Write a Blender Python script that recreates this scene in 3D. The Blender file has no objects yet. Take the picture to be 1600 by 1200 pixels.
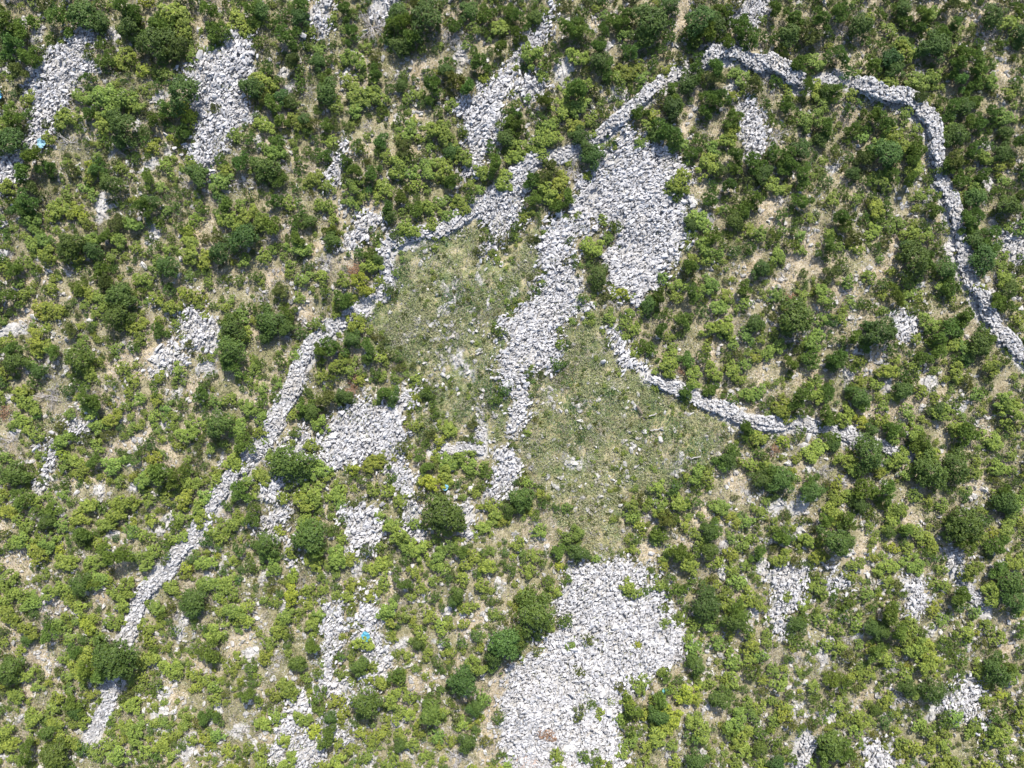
import bpy, bmesh, math, re
import numpy as np
from mathutils import Vector

# ------------------------------------------------------------------ camera, sky, sun, exposure
S = bpy.context.scene
COL = S.collection
PXM = 20.0                      # photo pixels per metre at ground level
H = 53.7                        # camera height (m)
cd = bpy.data.cameras.new('camera'); cam = bpy.data.objects.new('camera', cd); COL.objects.link(cam)
cam.location = (0, 0, H); cam.rotation_euler = (0, 0, 0)
cd.sensor_width = 36; cd.lens = 36 * H / 80.0; cd.clip_end = 6000
S.camera = cam
SUN_EL, SUN_AZ = math.radians(47), math.radians(12)      # azimuth measured from +Y towards +X
W = bpy.data.worlds.new('World'); S.world = W; W.use_nodes = True
nt = W.node_tree; bg = nt.nodes['Background']
sk = nt.nodes.new('ShaderNodeTexSky'); sk.sky_type = 'NISHITA'; sk.sun_disc = False
sk.sun_elevation = SUN_EL; sk.sun_rotation = SUN_AZ; sk.dust_density = 1.5
nt.links.new(sk.outputs[0], bg.inputs[0]); bg.inputs[1].default_value = 0.15
sd = bpy.data.lights.new('sun', 'SUN'); sd.energy = 5.0; sd.angle = math.radians(0.6); sd.color = (1, 0.945, 0.85)
sun = bpy.data.objects.new('sun', sd); COL.objects.link(sun)
sv = Vector((math.sin(SUN_AZ) * math.cos(SUN_EL), math.cos(SUN_AZ) * math.cos(SUN_EL), math.sin(SUN_EL)))
sun.rotation_euler = sv.to_track_quat('Z', 'Y').to_euler(); sun.location = (10, 50, 60)
S.view_settings.view_transform = 'Standard'; S.view_settings.look = 'None'
S.view_settings.gamma = 1; S.view_settings.exposure = 0.9
S.cycles.max_bounces = 5; S.cycles.diffuse_bounces = 3; S.cycles.transmission_bounces = 3

RNG = np.random.default_rng(11)

# ------------------------------------------------------------------ terrain helpers
def terrain(x, y):
    x = np.asarray(x, float); y = np.asarray(y, float)
    z = 0.28 * np.sin(x * .19 + 1.1 * np.sin(y * .11)) * np.cos(y * .23 + .7)
    z += 0.13 * np.sin(x * .61 + y * .33 + 2) + 0.08 * np.sin(y * .9 - x * .47)
    z += 0.035 * np.sin(x * 2.3 + 1.7 * np.sin(y * 1.1)) * np.sin(y * 2.0 + 1.3 * np.sin(x * 1.3))
    return z
def wx(px): return (np.asarray(px, float) - 800) / PXM
def wy(py): return (600 - np.asarray(py, float)) / PXM
def ground_pt(px, py, h=0.0):
    """point on the terrain seen at photo pixel (px, py) when something h high stands there"""
    x, y = wx(px), wy(py)
    k = (H - terrain(x, y) - h) / H
    return x * k, y * k

def value_noise(x, y, s, seed):
    """smooth 2-D value noise, 0..1"""
    r = np.random.default_rng(seed).random((64, 64))
    u = np.asarray(x) / s + 100; v = np.asarray(y) / s + 100
    iu = np.floor(u).astype(int); iv = np.floor(v).astype(int)
    fu = u - iu; fv = v - iv; fu = fu * fu * (3 - 2 * fu); fv = fv * fv * (3 - 2 * fv)
    g = lambda a, b: r[a % 64, b % 64]
    return (g(iu, iv) * (1 - fu) + g(iu + 1, iv) * fu) * (1 - fv) + (g(iu, iv + 1) * (1 - fu) + g(iu + 1, iv + 1) * fu) * fv

def in_poly(poly, x, y):
    x = np.asarray(x, float); y = np.asarray(y, float)
    c = np.zeros(x.shape, bool); n = len(poly)
    for i in range(n):
        x1, y1 = poly[i]; x2, y2 = poly[(i + 1) % n]
        if y1 == y2: continue
        m = ((y1 > y) != (y2 > y)) & (x < (x2 - x1) * (y - y1) / (y2 - y1) + x1)
        c ^= m
    return c

# ------------------------------------------------------------------ photo survey data (photo pixels)
SCREE = [
 ('rubble_patch', 'broad limestone rubble patch in the top left corner of the photo', [(145,45),(150,60),(148,95),(155,105),(135,130),(120,135),(112,165),(100,175),(88,200),(75,222),(60,235),(45,250),(20,290),(-10,305),(-10,250),(35,225),(45,200),(55,180),(40,145),(45,120),(60,90),(90,75),(110,55),(128,42)]),
 ('rubble_patch', 'tall limestone rubble patch second from the left along the top', [(370,45),(385,55),(400,70),(402,110),(380,130),(375,150),(395,180),(375,205),(350,230),(330,280),(310,265),(285,245),(290,225),(320,205),(310,180),(305,150),(290,120),(300,95),(325,90),(350,70)]),
 ('rubble_patch', 'small grey rubble patch at the top edge left of centre', [(498,-10),(516,-10),(518,20),(521,40),(505,60),(488,45),(495,20)]),
 ('rubble_patch', 'grey rubble patch at the top edge beside the large grey dead shrub', [(578,22),(596,-8),(640,-8),(612,24),(606,40),(590,32)]),
 ('rubble_patch', 'long narrow rubble run coming down from the top edge to the upper wall', [(872,15),(862,45),(852,75),(820,95),(800,112),(792,135),(786,165),(790,210),(772,235),(752,272),(735,284),(720,270),(735,235),(733,205),(728,182),(702,175),(715,158),(745,152),(765,130),(785,105),(820,58),(850,32)]),
 ('rubble_patch', 'thin rubble patch beside the long narrow run under the top edge', [(800,120),(845,122),(850,150),(825,160),(800,160)]),
 ('rubble_patch', 'small tilted rubble strip in the upper left half among green shrubs', [(535,220),(546,235),(532,262),(524,292),(505,288),(512,255)]),
 ('rubble_patch', 'small rubble patch just outside the upper wall', [(530,375),(545,355),(560,350),(580,335),(600,328),(606,346),(580,360),(568,384),(540,394)]),
 ('rubble_patch', 'small rubble patch left of the western wall', [(284,492),(310,476),(335,490),(348,498),(348,525),(330,545),(305,546),(288,522)]),
 ('rubble_patch', 'rubble tongue hanging below the upper wall left of the main scree', [(838,252),(828,300),(820,335),(792,375),(770,402),(747,405),(765,375),(760,345),(738,330),(760,310),(790,288),(812,262)]),
 ('main_scree', 'very large fan of limestone rubble in the upper middle of the enclosure', [(975,205),(1010,215),(1050,235),(1075,265),(1078,300),(1070,330),(1075,360),(1060,400),(1040,430),(1020,455),(1000,470),(965,460),(945,440),(952,420),(948,400),(962,370),(962,345),(925,342),(903,365),(893,400),(902,440),(925,470),(920,490),(880,500),(870,520),(882,555),(868,572),(838,570),(815,582),(808,605),(828,618),(826,642),(816,662),(803,682),(797,664),(803,632),(786,612),(778,585),(787,540),(790,500),(810,480),(840,470),(848,440),(850,415),(840,400),(848,365),(857,345),(880,350),(890,320),(905,290),(925,265),(945,240),(965,218)]),
 ('rubble_patch', 'narrow rubble strip between the main scree and the eastern wall', [(955,500),(975,508),(977,540),(995,560),(1008,582),(970,577),(960,550)]),
 ('rubble_patch', 'rubble patch left of the small L-shaped wall', [(555,618),(580,635),(600,642),(640,600),(658,600),(650,630),(630,652),(622,690),(627,722),(645,742),(652,780),(640,800),(620,760),(602,722),(560,720),(530,730),(503,720),(500,690),(520,652),(540,636)]),
 ('rubble_patch', 'small rubble patch against the western wall near its bend', [(430,705),(455,690),(490,668),(498,700),(475,705),(440,725)]),
 ('rubble_patch', 'small rubble patch right of the western wall in the lower left half', [(402,842),(412,815),(440,788),(462,776),(455,800),(448,822),(430,838)]),
 ('rubble_patch', 'square rubble patch among bushes below the small L-shaped wall', [(538,800),(560,792),(592,788),(600,820),(597,858),(572,872),(545,856)]),
 ('rubble_patch', 'white rubble patch right of the small L-shaped wall', [(765,705),(800,695),(806,712),(822,722),(806,760),(786,786),(763,774),(775,745),(780,722)]),
 ('rubble_patch', 'thin upright rubble strip below the small L-shaped wall', [(722,785),(735,785),(742,818),(740,835),(730,842),(725,820)]),
 ('lower_scree', 'wide white scree at the bottom middle of the photo', [(895,885),(940,880),(975,868),(1000,878),(1025,890),(1020,920),(1050,940),(1055,970),(1070,990),(1060,1020),(1050,1040),(1010,1060),(980,1080),(970,1100),(965,1130),(972,1200),(900,1210),(800,1210),(785,1160),(778,1120),(790,1080),(800,1040),(830,1025),(860,1000),(872,970),(865,940),(885,915)]),
 ('rubble_patch', 'upright rubble patch below the arch of the eastern wall', [(1153,150),(1180,158),(1196,190),(1196,230),(1180,252),(1165,246),(1160,200),(1150,172)]),
 ('rubble_patch', 'white rubble patch at the top edge right of centre', [(1132,22),(1165,-8),(1200,-8),(1205,28),(1172,36),(1145,32)]),
 ('rubble_patch', 'small rubble patch right of centre beside dark trees', [(1393,492),(1412,480),(1432,482),(1430,515),(1424,540),(1404,538)]),
 ('rubble_patch', 'grey rubble patch in the lower right half below the round bushes', [(1195,895),(1225,880),(1262,884),(1266,922),(1240,948),(1215,950),(1205,925)]),
 ('rubble_patch', 'grey rubble patch left of the leaning wall at the lower right', [(1412,900),(1440,905),(1450,930),(1438,962),(1418,952),(1405,928)]),
 ('rubble_patch', 'tall rubble patch near the bottom right corner', [(1502,1060),(1532,1056),(1530,1100),(1532,1142),(1512,1120),(1480,1120),(1468,1096)]),
 ('rubble_patch', 'rubble patch at the bottom edge right of the fallen grey branches', [(1350,1158),(1378,1160),(1405,1170),(1420,1210),(1376,1210)]),
 ('rubble_patch', 'rubble patch cut by the right edge of the photo', [(1572,362),(1590,350),(1612,352),(1612,410),(1580,412),(1576,390)]),
 ('rubble_patch', 'thin upright rubble strip near the left edge of the photo', [(75,668),(84,700),(80,740),(64,772),(54,752),(60,710)]),
 ('rubble_patch', 'rubble streak left of the blue plastic scrap in the lower left half', [(505,940),(535,948),(542,985),(526,1010),(518,1040),(508,1040),(500,1015),(512,985)]),
 ('rubble_patch', 'rubble streak running down right of the blue plastic scrap', [(594,1000),(608,1010),(614,1040),(588,1062),(575,1088),(564,1078),(580,1040)]),
 ('rubble_patch', 'slanting rubble streak at the bottom left of centre', [(455,1095),(482,1072),(480,1110),(470,1140),(455,1168),(430,1205),(412,1205),(440,1150)]),
 ('rubble_patch', 'short rubble streak near the bottom edge right of the slanting streak', [(498,1112),(522,1105),(544,1120),(547,1160),(530,1168),(518,1140)]),
 ('rubble_patch', 'pale rubble patch touching the bottom edge left of centre', [(472,1146),(500,1135),(506,1178),(482,1210),(455,1205)]),
 ('rubble_patch', 'loose rubble spread right of the western wall below its bend', [(418,750),(448,722),(500,718),(474,745),(445,770),(425,784)]),
 ('rubble_patch', 'small rubble patch under the western wall beside the dark round tree', [(438,856),(472,842),(464,872),(440,884)]),
 ('rubble_patch', 'rubble patch left of the large olive tree in the lower middle', [(628,785),(652,786),(662,830),(642,852),(626,832)]),
 ('rubble_patch', 'flat rubble patch in the left part beside the bright green bush', [(98,662),(148,652),(152,672),(108,686)]),
 ('rubble_patch', 'grey rubble patch right of the round bushes at the lower right', [(1290,895),(1322,892),(1325,922),(1298,928)]),
 ('rubble_patch', 'lower part of the grey rubble below the round bushes', [(1198,952),(1236,950),(1232,988),(1208,986)]),
 ('rubble_patch', 'small rubble patch above the leaning wall at the lower right', [(1475,852),(1498,856),(1502,892),(1482,900)]),
 ('rubble_patch', 'small pale rubble patch left of the tan soil strip in the left half', [(240,552),(262,543),(292,552),(294,568),(260,580),(238,576)]),
 ('rubble_patch', 'rubble patch around the blue plastic scrap in the lower left half', [(555,930),(588,928),(595,962),(602,1000),(590,1040),(570,1035),(560,985)]),
 ('rubble_patch', 'rubble patch in the lower left half beside the dead grey shrub', [(500,1030),(522,1028),(530,1062),(560,1080),(548,1098),(512,1088),(500,1060)]),
]
SCREE_DIR = {0: 55, 1: 60, 4: 50, 10: 35, 12: 60, 18: 50}
WALLS = [
 dict(w=1.16, h=0.45, label='long western dry stone wall running down to the bottom left', pts=[(572,476),(548,494),(520,515),(488,545),(468,580),(452,620),(432,665),(410,700),(375,738),(345,775),(322,808),(300,845),(262,885),(228,925),(210,965),(198,1000),(190,1035),(184,1062)]),
 dict(w=1.20, h=0.33, label='short broken wall piece below the big dark tree at the bottom left', pts=[(180,1070),(165,1100),(152,1130),(138,1165)]),
 dict(w=1.08, h=0.48, label='upper dry stone wall zigzagging beside the clearing to the main scree', pts=[(588,462),(602,440),(612,428),(604,405),(610,388),(640,375),(672,368),(705,350),(740,325),(775,298),(800,278),(832,250),(852,243)]),
 dict(w=0.96, h=0.51, label='curved wall piece above the main scree', pts=[(864,243),(880,242),(905,236),(930,224),(948,210),(972,185),(1000,160),(1030,140),(1060,118),(1082,106)]),
 dict(w=1.16, h=0.85, label='arched high wall section at the top of the enclosure', pts=[(1092,100),(1105,95),(1125,87),(1150,90),(1180,96),(1205,102),(1226,112),(1238,124),(1252,130),(1266,130)]),
 dict(w=0.96, h=0.54, label='short wall piece hidden among shrubs right of the arch', pts=[(1278,124),(1296,120),(1312,118)]),
 dict(w=1.04, h=0.77, label='eastern dry stone wall curving down along the right side', pts=[(1330,130),(1352,134),(1378,146),(1402,155),(1430,175),(1448,200),(1458,225),(1466,258),(1476,290),(1480,315),(1488,345),(1500,375),(1502,405),(1512,435),(1530,470),(1540,495),(1560,520),(1590,555),(1625,595)]),
 dict(w=1.04, h=0.60, thin=1, label='middle right wall running east from the clearing', pts=[(1012,588),(1035,598),(1062,606),(1085,614),(1105,628),(1125,640),(1150,652),(1180,660),(1215,664),(1250,662),(1285,670),(1320,680),(1345,690)]),
 dict(w=0.80, h=0.41, label='low wall remnant continuing east of the middle right wall', pts=[(1352,688),(1378,695),(1405,706),(1428,712)]),
 dict(w=0.72, h=0.27, label='small L-shaped wall in the middle of the enclosure', pts=[(678,705),(705,706),(735,700),(754,705),(755,685),(752,662)]),
 dict(w=0.88, h=0.48, label='leaning grey wall remnant in the lower right half', pts=[(1488,885),(1505,910),(1520,930),(1540,955)]),
 dict(w=1.04, h=0.48, label='straight wall stub at the bottom edge right of centre', pts=[(1260,1148),(1255,1175),(1252,1212)]),
 dict(w=0.56, h=0.30, label='short boulder row in the cleared ground left of the scree', pts=[(693,484),(708,480),(716,466)]),
]
OUTCROPS = [(700,452,4,9,20),(762,470,4,10,15),(690,520,5,5,0),(655,500,5,7,0),(745,430,4,8,0),(862,625,4,9,0),(655,745,6,9,0),(1340,985,7,10,20),(1175,960,7,12,30),(1130,850,8,9,0),(1300,1000,6,12,0),(350,880,7,11,20),(330,905,5,10,0),(410,905,7,12,20),(440,950,7,14,0),(215,760,8,9,0),(95,800,8,9,20),(30,560,10,6,0),(340,1110,8,11,0),(620,1130,7,10,0),(690,1010,6,10,20),(1390,600,6,10,0),(1500,640,9,6,0),(1560,880,8,12,0),(520,980,12,22,0),(577,965,16,12,0),(510,1045,10,20,10),(470,1100,10,24,20),(535,1140,9,18,0),(445,1140,7,14,0),(478,1172,24,14,-30),(625,1010,18,8,-50),(595,1048,12,10,0),(420,1168,14,10,0),(440,1188,14,8,0),(534,930,10,10,0),(778,912,6,13,0),(700,955,9,6,-40),(580,1188,8,6,0),(400,1165,8,12,0),
 (115,672,14,7,-30),(152,765,8,11,20),(267,812,9,13,30),(250,832,8,10,30),(175,836,9,6,0),(30,668,8,10,0),(8,618,9,5,0),(135,665,14,8,-10),(265,655,9,10,0),(345,722,7,8,0),(278,616,12,6,-35),(412,775,12,10,-20),(430,808,20,9,-20),(658,832,10,8,0),(728,822,6,12,0),(560,885,8,12,0),(640,620,8,14,20),
 (283,980,6,18,15),(256,1110,12,7,-20),(295,1155,12,8,20),(298,1170,10,12,0),(375,1140,9,10,0),(258,1080,8,8,0),(245,1040,5,12,10),(75,935,12,6,-20),(390,1020,14,8,-40),(172,1072,14,9,0),
 (36,30,6,8,0),(240,365,8,11,0),(158,322,9,20,0),(18,515,24,10,-15),(10,395,10,8,0),(58,55,10,18,40),(262,555,24,12,-15),(322,572,9,16,50),
 (1212,788,26,7,-30),(1252,790,10,18,20),(1247,828,14,10,0),(1378,735,7,16,15),(1454,598,12,15,0),(1490,870,13,12,0),(1415,515,12,16,0),(1450,312,14,7,-45),(1485,388,12,12,0),(1330,588,7,13,25),(1475,290,10,12,0),(1535,227,15,6,-15),(1545,285,8,14,0),(1310,255,7,12,20),(1560,340,6,16,35),
 (1215,915,8,14,0),(1475,1090,12,10,0),(1462,1112,16,8,-45),(1240,1112,7,18,0),(1302,1115,6,18,0),(1284,1028,6,14,0),(1452,980,10,8,0),(1475,1004,6,6,0),(1520,1004,14,7,0),(1530,985,7,12,0),(1395,1045,7,7,0),
 (500,30,12,18,10),(452,138,8,10,20),(440,112,6,8,0),(538,120,9,7,0),(722,85,7,20,10),(405,222,6,9,0),(620,178,4,5,0),
 (955,72,5,10,30),(970,150,8,12,0),(880,112,12,20,15),(1145,130,5,14,35),(1110,75,10,8,0),(1082,315,5,10,0),(1112,342,7,8,0),
 (892,720,20,7,35),(1062,715,4,12,15),(1060,736,10,7,0),(1190,884,10,18,-20),(1170,770,5,8,0),(1130,895,8,14,0),(250,155,16,9,-20),(216,200,5,13,10),(258,236,5,13,0),(238,256,7,11,20),(176,235,7,9,0),(180,58,9,10,0),(122,262,6,4,0),(6,105,7,9,0),(713,440,4,8,10),(740,488,6,6,0),(637,527,6,5,0),(715,560,6,12,0),(730,575,5,10,0),(805,455,4,8,0)]
BOULDERS = [(8,350,9),(15,395,9),(42,485,5),(55,496,7),(224,414,8),(271,529,5),(300,529,5),(233,383,5),(1534,764,7),(1519,775,6),(1508,795,5),(1470,705,5),(1471,919,7),(1230,1135,6),(1454,1175,6),(887,1166,12),(884,1186,9),(166,946,5),(76,938,6),(318,980,5),(222,1071,6),(217,1085,6),(275,1110,6),(260,1140,6),(1314,1187,8),(1262,684,10),(1257,697,8),(1262,733,6),(1231,725,7),(1441,444,8),(1423,427,8),(960,156,6),(1036,315,6),(1053,372,10),(1082,318,8),(1020,308,8),(998,330,9),(735,765,8),(600,968,6),(637,620,6),(1548,653,6),(1432,710,7),(970,790,5),(1200,775,6),(568,1008,5),(460,970,5),(312,1015,4),(1125,640,5),(1005,312,6),(955,256,9),(480,1120,8),(500,1165,8),(745,648,5)]
SOIL = [(655,112,9,26,10),(650,170,15,8,0),(530,115,12,8,0),(940,20,8,25,20),(1065,20,12,24,0),(1048,62,9,25,15),(1080,180,8,42,15),(1350,80,8,26,25),(1310,165,10,12,0),(1330,185,12,8,0),(1415,40,7,14,0),(1530,20,26,8,-45),(1572,112,10,16,0),(1338,232,14,7,-45),(1180,75,6,8,0),
 (62,436,18,12,-30),(110,402,16,8,0),(250,550,60,14,-8),(195,575,60,12,5),(45,490,26,14,-30),(312,456,14,7,0),(340,440,12,7,0),(490,392,20,10,-30),(482,480,16,24,0),(540,330,12,20,20),(440,432,22,13,10),(590,320,8,12,0),(655,440,15,12,0),
 (1250,402,14,46,38),(1225,440,26,12,-30),(1395,400,14,30,25),(1370,430,22,14,0),(1362,565,32,9,-45),(1212,332,14,30,0),(1320,455,22,14,0),(1290,475,16,14,0),(1190,335,8,20,0),(1175,412,28,12,-42),(1122,535,8,30,0),(1195,590,14,12,0),(1110,480,8,20,0),(1345,490,20,12,0),(1270,350,12,14,0),(1400,375,18,10,0),
 (210,640,22,18,0),(270,705,10,20,20),(200,690,36,9,-20),(30,880,40,16,-30),(8,825,10,18,0),(250,802,7,12,0),(325,680,6,14,-20),(340,640,14,8,0),(305,600,10,12,0),(80,940,38,16,15),(158,925,14,24,10),(62,1022,38,12,20),(85,1045,16,10,20),(40,1082,14,12,0),(268,978,8,26,10),(275,1085,20,16,0),(375,1000,12,24,40),(320,1040,10,16,0),(50,1060,10,20,0),
 (740,965,34,12,-50),(718,1035,16,10,-45),(775,1090,16,60,25),(765,1150,14,40,0),(630,1100,14,16,0),(660,1060,20,14,0),(540,915,8,14,0),(900,805,40,24,0),(935,845,30,20,0),(862,705,22,14,30),(1150,750,18,22,0),(1170,775,14,14,0),(1095,800,14,18,0),(1065,850,14,10,0),(840,850,24,12,-40),(985,780,26,10,-35),(1365,640,40,12,-10),(1450,628,46,9,-5),(1350,862,26,26,0),(1562,722,18,12,0),(1432,815,20,20,0),(1400,840,20,14,0),(1540,655,14,16,0),(1352,1092,12,24,20),(1568,975,24,8,-20),(1578,1010,14,24,-20),(1420,780,14,12,0),(1180,640,6,14,30),(1015,860,14,14,0),(1480,1010,12,10,0),(1530,760,10,18,0),(1255,590,18,12,0),(1120,870,12,12,0)]
CLEARING = [[(625,400),(650,382),(700,362),(745,345),(765,362),(748,405),(775,405),(800,380),(835,345),(850,400),(835,440),(800,478),(786,500),(785,535),(772,575),(778,610),(797,632),(790,668),(760,690),(755,660),(680,690),(650,680),(655,620),(640,590),(625,560),(590,535),(562,490),(590,470),(612,440)],
 [(880,510),(905,498),(950,490),(960,545),(975,575),(1015,600),(1080,622),(1145,665),(1140,700),(1115,720),(1105,745),(1060,758),(1020,785),(980,805),(975,870),(900,878),(905,840),(850,790),(815,740),(808,700),(830,650),(835,600),(835,572),(880,575)]]
LANDMARKS = [('the top left corner rubble patch',95,130),('the cyan plastic scrap upper left',70,226),('the tall rubble patch along the top',350,140),('the small upper left rubble strip',524,255),
 ('the rubble patch at the top edge',610,12),('the long narrow rubble run',760,190),('the rubble bend below the top edge',830,60),('the arched high wall top',1165,92),('the white rubble at the top edge',1168,15),
 ('the upright rubble under the arch',1177,200),('the main scree centre',1000,330),('the curved wall above main scree',950,205),('the eastern wall start',1345,135),('the eastern wall bend',1465,245),
 ('the eastern wall middle',1500,390),('the east wall at the right edge',1590,555),('the top right corner',1600,0),('the middle of the right half',1280,390),('the dark trees right of centre',1380,515),
 ('the rubble patch outside the upper wall',568,362),('the upper wall zigzag',608,410),('the western wall top end',545,496),('the rubble patch left of west wall',318,512),('the left edge centre',0,480),
 ('the straw soil left of west wall',220,560),('the western wall middle',440,650),('the western wall lower half',320,810),('the western wall bottom end',200,995),('the bottom left corner',0,1200),('the broken wall at the bottom left',158,1115),
 ('the thin rubble strip far left',70,720),('the rubble left of the L-shaped wall',575,680),('the L-shaped wall',735,700),('the rubble right of the L-shaped wall',790,742),('the square rubble patch among bushes',570,830),
 ('the blue plastic scrap lower left',574,990),('the wide lower scree top end',960,890),('the wide lower scree middle',930,1010),('the wide lower scree bottom',860,1180),('the clearing centre',960,690),
 ('the middle right wall start',1100,625),('the middle right wall end',1320,680),('the grey rubble below the round bushes',1235,915),('the leaning wall at the lower right',1515,922),('the fallen branches at lower right',1405,1090),
 ('the tall rubble patch bottom right',1515,1095),('the wall stub at the bottom edge',1256,1178),('the bottom edge left of centre',480,1200),('the right edge centre',1600,760),('the upper left shrub thicket',330,380),
 ('the brush below the straw soil',180,760),('the bottom right corner',1600,1200),('the tan soil below the clearing',930,845),('the soil strip right of main scree',1175,412),('the rubble left of the leaning wall',1428,930),
 ('the left edge lower down',0,950),('the brush left of lower scree',720,900),('the middle of lower right quarter',1160,1020),('the pale soil right of the clearing',1160,765),('the bare slabs at the lower right',1235,795)]

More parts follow.
